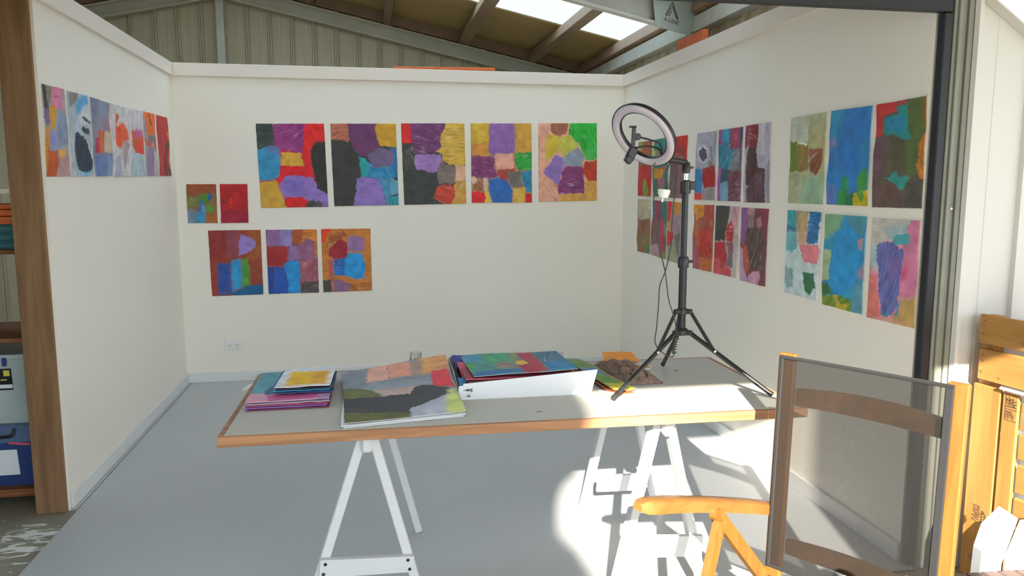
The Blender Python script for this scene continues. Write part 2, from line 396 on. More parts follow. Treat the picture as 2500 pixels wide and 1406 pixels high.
def wood(name, light, dark, axis=0, rough=0.5, scale=5.0, knots=True):
    m, nt, b = newmat(name); N = nt.nodes; L = nt.links
    b.inputs['Roughness'].default_value = rough; b.inputs['Specular IOR Level'].default_value = 0.35
    tc = N.new('ShaderNodeTexCoord'); mp = N.new('ShaderNodeMapping')
    st = [9.0, 9.0, 9.0]; st[axis] = 0.7; mp.inputs['Scale'].default_value = st
    L.new(tc.outputs['Object'], mp.inputs['Vector'])
    nz = N.new('ShaderNodeTexNoise'); nz.inputs['Scale'].default_value = scale; nz.inputs['Detail'].default_value = 6
    nz.inputs['Distortion'].default_value = 0.6; L.new(mp.outputs[0], nz.inputs['Vector'])
    cr = N.new('ShaderNodeValToRGB'); cr.color_ramp.elements[0].position = 0.30; cr.color_ramp.elements[1].position = 0.62
    cr.color_ramp.elements[0].color = (*dark, 1); cr.color_ramp.elements[1].color = (*light, 1)
    L.new(nz.outputs['Fac'], cr.inputs[0])
    out = cr.outputs[0]
    if knots:
        m2 = N.new('ShaderNodeMapping'); s2 = [14.0, 14.0, 14.0]; s2[axis] = 5.0; m2.inputs['Scale'].default_value = s2
        L.new(tc.outputs['Object'], m2.inputs['Vector'])
        vo = N.new('ShaderNodeTexVoronoi'); vo.inputs['Scale'].default_value = 0.55; L.new(m2.outputs[0], vo.inputs['Vector'])
        c2 = N.new('ShaderNodeValToRGB'); c2.color_ramp.elements[0].position = 0.05; c2.color_ramp.elements[1].position = 0.16
        c2.color_ramp.elements[0].color = (0.8, 0.8, 0.8, 1); c2.color_ramp.elements[1].color = (0, 0, 0, 1)
        L.new(vo.outputs['Distance'], c2.inputs[0])
        mx = N.new('ShaderNodeMix'); mx.data_type = 'RGBA'; L.new(c2.outputs[0], mx.inputs['Factor']); L.new(out, mx.inputs['A'])
        mx.inputs['B'].default_value = (*[c*0.55 for c in dark], 1); out = mx.outputs['Result']
    L.new(out, b.inputs['Base Color'])
    bp = N.new('ShaderNodeBump'); bp.inputs['Strength'].default_value = 0.15; bp.inputs['Distance'].default_value = 0.002
    L.new(nz.outputs['Fac'], bp.inputs['Height']); L.new(bp.outputs[0], b.inputs['Normal'])
    return m
def paintmat():
    m, nt, b = newmat('dried acrylic paint'); N = nt.nodes; L = nt.links
    at = N.new('ShaderNodeAttribute'); at.attribute_name = 'Col'; L.new(at.outputs['Color'], b.inputs['Base Color'])
    b.inputs['Roughness'].default_value = 0.5; b.inputs['Specular IOR Level'].default_value = 0.3
    tc = N.new('ShaderNodeTexCoord'); nz = N.new('ShaderNodeTexNoise'); nz.inputs['Scale'].default_value = 90; nz.inputs['Detail'].default_value = 3
    L.new(tc.outputs['Object'], nz.inputs['Vector'])
    bp = N.new('ShaderNodeBump'); bp.inputs['Strength'].default_value = 0.12; bp.inputs['Distance'].default_value = 0.003
    L.new(nz.outputs['Fac'], bp.inputs['Height']); L.new(bp.outputs[0], b.inputs['Normal'])
    return m
def glassmat(name, tint, gloss=0.12):
    m = bpy.data.materials.new(name); m.use_nodes = True; nt = m.node_tree; N = nt.nodes; L = nt.links
    N.remove(N['Principled BSDF']); o = N['Material Output']
    t = N.new('ShaderNodeBsdfTransparent'); t.inputs[0].default_value = (*tint, 1)
    g = N.new('ShaderNodeBsdfGlossy'); g.inputs['Roughness'].default_value = 0.05
    fr = N.new('ShaderNodeLayerWeight'); fr.inputs[0].default_value = 0.35
    mm = N.new('ShaderNodeMath'); mm.operation = 'MULTIPLY_ADD'; mm.inputs[1].default_value = 0.75; mm.inputs[2].default_value = gloss*0.4
    L.new(fr.outputs['Facing'], mm.inputs[0])
    mx = N.new('ShaderNodeMixShader'); L.new(mm.outputs[0], mx.inputs[0]); L.new(t.outputs[0], mx.inputs[1]); L.new(g.outputs[0], mx.inputs[2])
    L.new(mx.outputs[0], o.inputs[0]); return m
def sheetmat(name, col, transp):      # translucent roofing
    m = bpy.data.materials.new(name); m.use_nodes = True; nt = m.node_tree; N = nt.nodes; L = nt.links
    N.remove(N['Principled BSDF']); o = N['Material Output']
    t = N.new('ShaderNodeBsdfTransparent'); t.inputs[0].default_value = (*col, 1)
    g = N.new('ShaderNodeBsdfTranslucent'); g.inputs[0].default_value = (*col, 1)
    mx = N.new('ShaderNodeMixShader'); mx.inputs[0].default_value = 1-transp
    L.new(t.outputs[0], mx.inputs[1]); L.new(g.outputs[0], mx.inputs[2]); L.new(mx.outputs[0], o.inputs[0]); return m
def meshfabric(name, col, cover):
    m = bpy.data.materials.new(name); m.use_nodes = True; nt = m.node_tree; N = nt.nodes; L = nt.links
    b = N['Principled BSDF']; o = N['Material Output']; b.inputs['Base Color'].default_value = (*col, 1); b.inputs['Roughness'].default_value = 0.8; b.inputs['Specular IOR Level'].default_value = 0.1
    t = N.new('ShaderNodeBsdfTransparent')
    tc = N.new('ShaderNodeTexCoord')
    sp = N.new('ShaderNodeSeparateXYZ'); L.new(tc.outputs['UV'], sp.inputs[0])
    def wave(sock, k):
        a = N.new('ShaderNodeMath'); a.operation = 'MULTIPLY'; a.inputs[1].default_value = k; L.new(sock, a.inputs[0])
        s = N.new('ShaderNodeMath'); s.operation = 'SINE'; L.new(a.outputs[0], s.inputs[0]); return s.outputs[0]
    mu = N.new('ShaderNodeMath'); mu.operation = 'MULTIPLY'
    L.new(wave(sp.outputs[0], 6.2832/0.0034), mu.inputs[0]); L.new(wave(sp.outputs[1], 6.2832/0.0034), mu.inputs[1])
    nz = N.new('ShaderNodeTexNoise'); nz.inputs['Scale'].default_value = 900; L.new(tc.outputs['UV'], nz.inputs['Vector'])
    ad = N.new('ShaderNodeMath'); ad.operation = 'MULTIPLY_ADD'; ad.inputs[1].default_value = 0.28; ad.inputs[2].default_value = cover-0.1
    L.new(mu.outputs[0], ad.inputs[0])
    a2 = N.new('ShaderNodeMath'); a2.operation = 'MULTIPLY_ADD'; a2.inputs[1].default_value = 0.2; L.new(nz.outputs['Fac'], a2.inputs[0]); L.new(ad.outputs[0], a2.inputs[2])
    a2.use_clamp = True
    mx = N.new('ShaderNodeMixShader'); L.new(a2.outputs[0], mx.inputs[0]); L.new(t.outputs[0], mx.inputs[1]); L.new(b.outputs[0], mx.inputs[2])
    L.new(mx.outputs[0], o.inputs[0]); return m
# ------------------------------------------------------------------ mesh helpers (all shapes are built in world coordinates)
class MB:
    def __init__(s): s.v = []; s.f = []; s.uv = None
    def add(s, vs, fs):
        n = len(s.v); s.v += [tuple(v) for v in vs]; s.f += [tuple(i+n for i in f) for f in fs]; return s
    def box(s, x0, x1, y0, y1, z0, z1, c=0.0):
        return s.obox(((x0+x1)/2, (y0+y1)/2, (z0+z1)/2), (x1-x0, y1-y0, z1-z0), Matrix.Identity(3), c)
    def obox(s, ctr, size, M, c=0.0):
        bm = bmesh.new(); bmesh.ops.create_cube(bm, size=1)
        for v in bm.verts: v.co = Vector((v.co.x*size[0], v.co.y*size[1], v.co.z*size[2]))
        if c > 0: bmesh.ops.bevel(bm, geom=bm.edges[:], offset=c, segments=1, affect='EDGES')
        ctr = Vector(ctr); bm.verts.index_update()
        s.add([M @ v.co + ctr for v in bm.verts], [[v.index for v in f.verts] for f in bm.faces]); bm.free(); return s
    def beam(s, p, q, w, h, up=(0, 0, 1), c=0.0):      # box from p to q, w across, h along up
        p = Vector(p); q = Vector(q); d = (q-p); L = d.length; d.normalize()
        sd = d.cross(Vector(up)).normalized(); u = sd.cross(d)
        return s.obox((p+q)/2, (w, L, h), Matrix((sd, d, u)).transposed(), c)
    def prism(s, pts, ex):                            # planar polygon extruded by vector
        n = len(pts); ex = Vector(ex); a = [Vector(p) for p in pts]
        return s.add(a+[p+ex for p in a], [list(range(n))[::-1], [i+n for i in range(n)]]+[[i, (i+1) % n, (i+1) % n+n, i+n] for i in range(n)])
    def tube(s, pts, r, n=10, cap=True):
        pts = [Vector(p) for p in pts]; m = len(pts); rs = r if isinstance(r, (list, tuple)) else [r]*m
        vs = []; prev = None
        for i, p in enumerate(pts):
            t = (pts[min(i+1, m-1)]-pts[max(i-1, 0)]).normalized()
            if prev is None: a = t.orthogonal().normalized()
            else: a = (prev-t*prev.dot(t)).normalized()
            prev = a; b = t.cross(a)
            vs += [p+(a*math.cos(2*math.pi*k/n)+b*math.sin(2*math.pi*k/n))*rs[i] for k in range(n)]
        fs = [[i*n+k, i*n+(k+1) % n, (i+1)*n+(k+1) % n, (i+1)*n+k] for i in range(m-1) for k in range(n)]
        if cap: fs += [list(range(n))[::-1], [(m-1)*n+k for k in range(n)]]
        return s.add(vs, fs)
    def lathe(s, prof, ctr, M=None, n=24, close=False):    # prof: (radius, height)
        M = M or Matrix.Identity(3); ctr = Vector(ctr); m = len(prof)
        vs = [ctr+M @ Vector((r*math.cos(2*math.pi*k/n), r*math.sin(2*math.pi*k/n), h)) for r, h in prof for k in range(n)]
        rng = range(m if close else m-1)
        fs = [[i*n+k, i*n+(k+1) % n, ((i+1) % m)*n+(k+1) % n, ((i+1) % m)*n+k] for i in rng for k in range(n)]
        if not close: fs += [list(range(n))[::-1], [(m-1)*n+k for k in range(n)]]
        return s.add(vs, fs)
def smoothpath(pts, n=6):
    P = [Vector(p) for p in pts]; o = []
    for i in range(len(P)-1):
        a = P[max(i-1, 0)]; b = P[i]; c = P[i+1]; d = P[min(i+2, len(P)-1)]
        for k in range(n):
            t = k/n; o.append(0.5*((2*b)+(c-a)*t+(2*a-5*b+4*c-d)*t*t+(3*b-a-3*c+d)*t**3))
    return o+[P[-1]]
def obj(name, mb, m, parent=None, smooth=False, fix=True):
    me = bpy.data.meshes.new(name)
    if isinstance(mb, MB):
        me.from_pydata([tuple(v) for v in mb.v], [], mb.f)
        if mb.uv:
            ul = me.uv_layers.new(name='UVMap')
            for lp in me.loops: ul.data[lp.index].uv = mb.uv[lp.vertex_index]
        if fix:
            bm = bmesh.new(); bm.from_mesh(me); bmesh.ops.recalc_face_normals(bm, faces=bm.faces[:]); bm.to_mesh(me); bm.free()
    else: me = mb
    if m: me.materials.append(m)
    if smooth:
        me.polygons.foreach_set('use_smooth', [True]*len(me.polygons))
        try: me.set_sharp_from_angle(angle=math.radians(40))
        except Exception: pass
    me.update(); o = bpy.data.objects.new(name, me); COL.objects.link(o)
    if parent is not None:
        o.parent = parent
        r = Vector(parent.location); q = parent.parent
        while q is not None: r += Vector(q.location); q = q.parent
        o.location = -r
    return o
def tag(o, label=None, cat=None, group=None, kind=None):
    if label: o['label'] = label
    if cat: o['category'] = cat
    if group: o['group'] = group
    if kind: o['kind'] = kind
    return o
def thing(name, label, cat, loc, group=None, kind=None):
    o = bpy.data.objects.new(name, None); COL.objects.link(o); o.location = loc; o.empty_display_size = 0.1
    return tag(o, label, cat, group, kind)
def struct(name, mb, m, label=None, parent=None, smooth=False):
    o = obj(name, mb, m, parent, smooth)
    if parent is None: o['kind'] = 'structure'
    if label: o['label'] = label
    return o
def text_mesh(txt, size, M, depth=0.0006, align='CENTER'):
    cu = bpy.data.curves.new('lettering', 'FONT'); cu.body = txt; cu.size = size; cu.extrude = depth; cu.align_x = align; cu.align_y = 'CENTER'
    o = bpy.data.objects.new('lettering', cu); COL.objects.link(o); dg = bpy.context.evaluated_depsgraph_get()
    me = bpy.data.meshes.new_from_object(o.evaluated_get(dg)); me.transform(M); bpy.data.objects.remove(o); bpy.data.curves.remove(cu)
    me.materials.clear(); return me
def frame(ox, oy, oz, origin):          # 4x4 from axes
    return Matrix(((ox[0], oy[0], oz[0], origin[0]), (ox[1], oy[1], oz[1], origin[1]), (ox[2], oy[2], oz[2], origin[2]), (0, 0, 0, 1)))

# ------------------------------------------------------------------ painter: colour patches brushed on a fine sheet of vertices
def vnoise(x, y, seed):
    r = np.random.RandomState(seed).rand(64, 64)
    xi = np.floor(x).astype(int); yi = np.floor(y).astype(int); fx = x-xi; fy = y-yi
    fx = fx*fx*(3-2*fx); fy = fy*fy*(3-2*fy)
    g = lambda a, b: r[a % 64, b % 64]
    return (g(xi, yi)*(1-fx)+g(xi+1, yi)*fx)*(1-fy)+(g(xi, yi+1)*(1-fx)+g(xi+1, yi+1)*fx)*fy
def paint_field(key, n, m, W, H):
    wall, _, _, base, pats = PAINT[key]
    U, V = np.meshgrid(np.linspace(0, 1, n), np.linspace(0, 1, m)); X = U*W; Y = V*H
    sd0 = sum(ord(c) for c in key)*13
    rgb = np.zeros((m, n, 3)); hgt = np.zeros((m, n))
    def stroke(col, k, amp):
        th = random.Random(sd0+k).uniform(-0.6, 0.6)+(0 if (sd0+k) % 3 else 1.5)
        bend = 0.02*vnoise(X*14, Y*14, sd0+k+5)
        a = X*math.cos(th)+Y*math.sin(th); b = -X*math.sin(th)+Y*math.cos(th)+bend
        s1 = vnoise(a*22+7, b*230, sd0+k)-0.5; s2 = vnoise(X*28, Y*28, sd0+k+1)-0.5
        c = np.array(col)[None, None, :]*(1+amp*1.5*s1+0.35*s2)[..., None]
        if amp > 0.25:
            hl = np.clip((vnoise(a*14, b*300, sd0+k+2)-0.74)*5, 0, 1)*np.clip(vnoise(X*18, Y*18, sd0+k+3)*2-0.5, 0, 1)
            c = c*(1-0.5*hl[..., None])+0.5*hl[..., None]*np.array([0.75, 0.72, 0.7])
        return c, s1*amp
    rgb, hgt = stroke(hexc(base, GAIN), 0, 0.2)
    px = max(W/n, H/m)
    for k, line in enumerate(pats.split('\n')):
        t = line.split()
        if not t: continue
        fl = t[1] if ',' not in t[1] else ''
        P = np.array([[float(q)/1000 for q in s.split(',')] for s in t[1+bool(fl):]])*np.array([W, H])
        blur = 0.015 if 'b' in fl else px*0.6
        wa = 0.004 if 'b' in fl else 0.0055
        wx = X+wa*(vnoise(X*130, Y*130, sd0+k*7+1)-0.5)*2+0.006*(vnoise(X*35, Y*35, sd0+k*7+2)-0.5)*2
        wy = Y+wa*(vnoise(X*130, Y*130, sd0+k*7+3)-0.5)*2+0.006*(vnoise(X*35, Y*35, sd0+k*7+4)-0.5)*2
        dist = np.full(X.shape, 9.0); ins = np.zeros(X.shape, bool)
        for i in range(len(P)):
            a = P[i]; b = P[(i+1) % len(P)]; e = b-a
            h = np.clip(((wx-a[0])*e[0]+(wy-a[1])*e[1])/max(1e-9, e@e), 0, 1)
            dist = np.minimum(dist, np.hypot(wx-a[0]-h*e[0], wy-a[1]-h*e[1]))
            if abs(e[1]) > 1e-9:
                ins ^= ((a[1] > wy) != (b[1] > wy)) & (wx < e[0]*(wy-a[1])/e[1]+a[0])
        al = np.clip(0.5+np.where(ins, dist, -dist)/(2*blur), 0, 1); al = al*al*(3-2*al)
        c, h = stroke(hexc(t[0], GAIN), k+1, 0.42 if 's' in fl else 0.16)
        rgb = rgb*(1-al[..., None])+c*al[..., None]; hgt = hgt*(1-al)+(h+0.1)*al
    return np.clip(rgb, 0.004, 0.92), hgt
def painted_sheet(name, key, corners, normal, label, group, wav=0.0015, thick=0.0012, lift=0.003, edge=(0.75, 0.73, 0.7)):
    TL, TR, BR, BL = [np.array(c, float) for c in corners]; nrm = np.array(normal, float)
    W = (np.linalg.norm(TR-TL)+np.linalg.norm(BR-BL))/2; H = (np.linalg.norm(BL-TL)+np.linalg.norm(BR-TR))/2
    n0, m0 = PAINT[key][1:3]; q = max(n0/W, m0/H)*0.9; n = int(max(24, W*q)); m = int(max(24, H*q))
    rgb, hgt = paint_field(key, n, m, W, H)
    U, V = np.meshgrid(np.linspace(0, 1, n), np.linspace(0, 1, m))
    pos = (TL[None, None]*((1-U)*(1-V))[..., None]+TR[None, None]*(U*(1-V))[..., None]+BR[None, None]*(U*V)[..., None]+BL[None, None]*((1-U)*V)[..., None])
    sd = sum(ord(c) for c in key)
    wv = wav*vnoise(U*3+sd, V*4+sd, sd+77)
    # slightly uneven deckle edge, in the plane of the sheet
    ux = (TR-TL)/W; vy = (BL-TL)/H
    j = 0.0016*(vnoise(U*25, V*25, sd+9)-0.5)
    pos = pos+j[..., None]*ux+j[..., None]*vy+nrm*(lift+wv+0.0009*hgt)[..., None]
    front = pos.reshape(-1, 3); idx = np.arange(n*m).reshape(m, n)
    quads = np.stack([idx[:-1, :-1], idx[1:, :-1], idx[1:, 1:], idx[:-1, 1:]], -1).reshape(-1, 4)
    ring = np.concatenate([idx[0, :], idx[1:, -1], idx[-1, -2::-1], idx[-2:0:-1, 0]])
    flat = abs(lift) > 0
    back = (front[ring]-nrm*(((front[ring]-TL) @ nrm)-0.0006)[:, None]) if flat else front[ring]-nrm*thick
    nb = len(front); R = len(ring)
    verts = np.concatenate([front, back, back.mean(0, keepdims=True)])
    faces = quads.tolist()+[[int(ring[i]), int(ring[(i+1) % R]), nb+(i+1) % R, nb+i] for i in range(R)]+([[nb+(i+1) % R, nb+R, nb+i] for i in range(R)] if flat else [])
    me = bpy.data.meshes.new(name); me.from_pydata(verts.tolist(), [], faces)
    col = np.ones((len(verts), 4), np.float32); col[:nb, :3] = rgb.reshape(-1, 3); col[nb:, :3] = edge
    ca = me.color_attributes.new('Col', 'FLOAT_COLOR', 'POINT'); ca.data.foreach_set('color', col.ravel())
    me.polygons.foreach_set('use_smooth', [True]*len(quads)+[False]*(len(faces)-len(quads)))
    o = obj(name, me, M_PAINT); c = verts[:nb].mean(0)
    me.transform(Matrix.Translation(-Vector(c))); o.location = c
    return tag(o, label, 'painting', group)

# ------------------------------------------------------------------ material set
M_PAINT = paintmat()
M_WALL = mat('white plasterboard paint', (0.86, 0.81, 0.715), 0.55, var=0.02, scale=2)
M_TRIM = mat('white gloss trim paint', (0.82, 0.74, 0.655), 0.42, var=0.02, scale=3)
M_SKIRT = mat('white skirting paint', (0.74, 0.74, 0.73), 0.42, var=0.04, scale=9)
M_FLOOR = mat('grey floor paint', (0.46, 0.475, 0.485), 0.42, var=0.06, scale=1.6, bump=0.02, bscale=20)
M_POST = wood('raw pine', hexc('b08862', 0.62), hexc('96704c', 0.58), 2, 0.6, 3.0)
M_CLAD = mat('grey back of steel cladding', (0.60, 0.53, 0.38), 0.5, 0.0, var=0.10, scale=5, stretch=(9, 9, 0.5))
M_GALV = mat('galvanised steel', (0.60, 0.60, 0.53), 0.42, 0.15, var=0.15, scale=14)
M_RAFT = mat('weathered galvanised rafter', (0.60, 0.585, 0.48), 0.5, 0.0, var=0.15, scale=10)
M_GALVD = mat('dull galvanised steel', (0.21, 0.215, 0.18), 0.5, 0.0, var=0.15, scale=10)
M_ROOF = mat('brown roof sheet underside', (0.50, 0.36, 0.17), 0.6, var=0.1, scale=4)
M_PURLIN = mat('brown purlin', (0.34, 0.23, 0.15), 0.6, var=0.2, scale=8)
M_SKYL = sheetmat('translucent roof sheet', (0.56, 0.62, 0.66), 0.04)
M_DARK = mat('dark rubber', (0.012, 0.014, 0.018), 0.5, var=0.2)
M_BROWNSTEEL = mat('brown door track', (0.06, 0.038, 0.025), 0.5, var=0.2)
M_WHITESTEEL = mat('white steel cladding', (0.58, 0.575, 0.55), 0.4, var=0.02, scale=3)
M_BLACK = mat('black plastic', (0.016, 0.016, 0.017), 0.4, var=0.2, spec=0.5)
M_BLACKM = mat('black painted tube', (0.014, 0.014, 0.015), 0.3, 0.0, var=0.1, spec=0.4)
M_CHROME = mat('bright steel', (0.7, 0.7, 0.7), 0.2, 1.0, var=0.05)
M_DIFF = mat('lavender white diffuser', (0.56, 0.50, 0.58), 0.25, var=0.03, spec=0.5)
M_WPLAST = mat('white plastic', (0.80, 0.79, 0.76), 0.35, var=0.02)
M_TOP = mat('worn grey tabletop', (0.50, 0.49, 0.44), 0.5, var=0.07, scale=5, bump=0.03, bscale=30)
M_EDGE = wood('oiled timber edge', hexc('c9936a', 0.78), hexc('a06a44', 0.66), 0, 0.5, 3.0)
M_TREST = mat('white trestle paint', (0.64, 0.65, 0.67), 0.5, var=0.05, scale=12)
M_TEAK = wood('golden hardwood', (0.235, 0.105, 0.022), (0.18, 0.072, 0.013), 2, 0.4, 4.0, False)
M_TEAKX = wood('golden hardwood arm', (0.25, 0.115, 0.030), (0.20, 0.085, 0.018), 0, 0.38, 3.0, False)
M_FABRIC = meshfabric('charcoal mesh fabric', (0.020, 0.0195, 0.019), 0.74)
M_HEM = mat('charcoal hem', (0.018, 0.018, 0.019), 0.8, var=0.35, scale=300)
M_PALLET = wood('pallet pine', (0.44, 0.225, 0.060), (0.35, 0.165, 0.038), 2, 0.55, 3.5)
M_PALLETH = wood('pallet pine crosswise', (0.44, 0.225, 0.060), (0.35, 0.165, 0.038), 1, 0.55, 3.5)
M_STAMP = mat('dark stamp ink', (0.10, 0.06, 0.035), 0.6, var=0.2)
M_PAPER = mat('white paper', (0.80, 0.82, 0.86), 0.6, var=0.02)
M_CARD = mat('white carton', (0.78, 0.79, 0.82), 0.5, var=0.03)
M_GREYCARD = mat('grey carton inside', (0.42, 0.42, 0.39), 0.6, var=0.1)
M_KRAFT = mat('brown paper', (0.27, 0.18, 0.14), 0.7, var=0.5, scale=40)
M_GLASS = glassmat('clear glass', (0.93, 0.95, 0.93))
M_LIQUID = mat('yellow liquid', (0.62, 0.42, 0.05), 0.2, var=0.1)
M_ORANGE = wood('orange stained timber', hexc('c8683a', 1.2), hexc('b05428', 1.1), 0, 0.5)

# ================================================================== THE SETTING
WX = 3.4906; WH = 2.4
# ground and painted floor
def concrete():
    m, nt, b = newmat('stained concrete'); N = nt.nodes; L = nt.links; b.inputs['Roughness'].default_value = 0.7
    tc = N.new('ShaderNodeTexCoord')
    nz = N.new('ShaderNodeTexNoise'); nz.inputs['Scale'].default_value = 2.2; nz.inputs['Detail'].default_value = 8; L.new(tc.outputs['Object'], nz.inputs['Vector'])
    cr = N.new('ShaderNodeValToRGB'); cr.color_ramp.elements[0].position = 0.3; cr.color_ramp.elements[1].position = 0.7
    cr.color_ramp.elements[0].color = (0.17, 0.155, 0.11, 1); cr.color_ramp.elements[1].color = (0.30, 0.28, 0.21, 1); L.new(nz.outputs['Fac'], cr.inputs[0])
    # dried white paint splashes near the doorway corner
    mp = N.new('ShaderNodeMapping'); mp.inputs['Location'].default_value = (0.10, 2.70, 0); mp.inputs['Scale'].default_value = (1, 1, 1); L.new(tc.outputs['Object'], mp.inputs['Vector'])
    ln = N.new('ShaderNodeVectorMath'); ln.operation = 'LENGTH'; L.new(mp.outputs[0], ln.inputs[0])
    mp2 = N.new('ShaderNodeMapping'); mp2.inputs['Scale'].default_value = (9, 26, 1); mp2.inputs['Rotation'].default_value = (0, 0, 0.25); L.new(tc.outputs['Object'], mp2.inputs['Vector'])
    n2 = N.new('ShaderNodeTexNoise'); n2.inputs['Scale'].default_value = 1.0; n2.inputs['Detail'].default_value = 7; n2.inputs['Distortion'].default_value = 1.2; L.new(mp2.outputs[0], n2.inputs['Vector'])
    fa = N.new('ShaderNodeMapRange'); fa.inputs['From Min'].default_value = 0.05; fa.inputs['From Max'].default_value = 0.42; fa.inputs['To Min'].default_value = 0.09; fa.inputs['To Max'].default_value = -0.22; L.new(ln.outputs['Value'], fa.inputs['Value'])
    ad = N.new('ShaderNodeMath'); L.new(n2.outputs['Fac'], ad.inputs[0]); L.new(fa.outputs[0], ad.inputs[1])
    c2 = N.new('ShaderNodeValToRGB'); c2.color_ramp.elements[0].position = 0.54; c2.color_ramp.elements[1].position = 0.60; L.new(ad.outputs[0], c2.inputs[0])
    mx = N.new('ShaderNodeMix'); mx.data_type = 'RGBA'; L.new(c2.outputs[0], mx.inputs['Factor']); L.new(cr.outputs[0], mx.inputs['A']); mx.inputs['B'].default_value = (0.72, 0.72, 0.68, 1)
    L.new(mx.outputs['Result'], b.inputs['Base Color'])
    return m
struct('ground', MB().box(-16, 16, -30, 4, -0.2, -0.012), concrete(), 'stained olive grey concrete slab with dried white paint splashes')
fl = struct('floor', MB().box(0.036, WX+0.02, -3.62, 0.0, -0.0119, -0.003), M_DARK, 'grey painted board floor of the studio bay')
for (x0, x1, y0, y1) in ((0.036, 1.85, -0.72, 0.0), (1.853, WX+0.02, -0.72, 0.0), (0.036, WX+0.02, -3.62, -0.7225)):
    obj('floor_panel', MB().box(x0, x1, y0, y1, -0.0029, 0.0, 0.0008), M_FLOOR, fl)
struct('trim_9', MB().box(0.0, 0.031, -2.39, 0.0, -0.0119, -0.001), M_FLOOR, 'narrow grey painted strip between the floor boards and the side skirting')
# partition walls
struct('wall_left', MB().box(-0.125, 0.0, -2.385, 0.09, -0.012, WH), M_WALL, 'white painted partition with seven narrow paintings')
struct('wall_back', MB().box(0.0, WX, 0.0, 0.09, -0.012, WH), M_WALL, 'white painted back partition under the gable')
struct('wall_right', MB().box(WX, WX+0.09, -3.55, 0.09, -0.012, WH), M_WALL, 'white painted partition with three blocks of six paintings')
# top boards
def cap(name, x0, x1, y0, y1, horiz, parent=None):
    mb = MB().box(x0, x1, y0, y1, WH-0.088, WH+0.004, 0.002); return struct(name, mb, M_TRIM, 'flat white board along the top of the partition')
cap('trim_1', 0.0005, 0.020, -2.385, 0.0, 0); cap('trim_2', 0.0205, WX-0.0205, -0.020, -0.0005, 1); cap('trim_3', WX-0.020, WX-0.0005, -3.55, 0.0, 0)
# skirting
struct('baseboard_left', MB().box(0.0005, 0.014, -2.385, 0.0, 0.0, 0.076, 0.002), M_SKIRT)
struct('baseboard_back', MB().box(0.0145, WX-0.0145, -0.014, -0.0005, 0.0, 0.076, 0.002), M_SKIRT)
struct('baseboard_right', MB().box(WX-0.014, WX-0.0005, -3.55, 0.0, 0.0, 0.076, 0.002), M_SKIRT)
# timber end of the partition
struct('trim_4', MB().box(-0.144, -0.012, -2.405, -2.3855, -0.012, 2.75, 0.002), M_POST, 'raw pine board closing the end of the white partition')
# ------------- shed shell
RX = 0.04; SL = 0.2165
def rz(x, z0): return z0-SL*abs(x-RX)
GY = 2.06
def cladding(name, n, axis, start, step, fixed, sgn, z0, ztop, m, rib=0.034, label=None, parts='cladding_panel'):
    root = None
    for i in range(n):
        a = start+i*step
        prof = [(0, 0), (step*0.36, 0), (step*0.38, 0.003), (step*0.62, 0.003), (step*0.64, 0), (step-0.052, 0), (step-0.040, rib), (step-0.030, rib), (step-0.027, rib*0.55), (step-0.023, rib*0.55), (step-0.020, rib), (step-0.010, rib), (step, 0)]
        mb = MB(); vs = []; k = len(prof)
        for t, d in prof:
            p = a+t
            for zz in (z0, ztop(p)):
                vs.append((p, fixed+sgn*d, zz) if axis == 'x' else (fixed+sgn*d, p, zz))
        mb.add(vs, [[2*j, 2*j+2, 2*j+3, 2*j+1] for j in range(k-1)])
        if root is None: root = struct(name, backing(axis, start, start+n*step, fixed-sgn*0.012, z0, ztop), m, label)
        obj(parts, mb, m, root)
    return root
def backing(axis, a0, a1, f, z0, ztop):
    mb = MB(); st = [a0, max(a0, min(a1, RX)), a1]
    pts = [(a0, z0), (a1, z0), (a1, ztop(a1))]+([(RX, ztop(RX))] if axis == 'x' and a0 < RX < a1 else [])+[(a0, ztop(a0))]
    if axis == 'x': mb.prism([(p, f-0.004, z) for p, z in pts], (0, 0.008, 0))
    else: mb.prism([(f-0.004, p, z) for p, z in pts], (0.008, 0, 0))
    return mb
cladding('wall_gable', 34, 'x', -3.60+0.033, 0.2145, GY, -1, -0.012, lambda x: rz(x, 3.588), M_CLAD, label='grey-olive ribbed steel gable wall of the shed')
cladding('wall_shed_right', 26, 'y', -3.50, 0.2145, 3.735, -1, -0.012, lambda y: rz(3.735, 3.575), M_CLAD, label='ribbed steel side wall of the shed behind the white partition')
struct('wall_shed_left', MB().box(-3.62, -3.6, -3.55, GY, -0.012, rz(-3.6, 3.57)), M_CLAD)
# front wall of the shed beside and above the doorway
struct('wall_front', MB().prism([(-3.6, -3.56, -0.012), (-0.30, -3.56, -0.012), (-0.30, -3.56, 2.2), (3.5, -3.56, 2.2), (3.5, -3.56, rz(3.5, 3.56)), (RX, -3.56, 3.56), (-3.6, -3.56, rz(-3.6, 3.56))], (0, 0.03, 0)), M_CLAD)
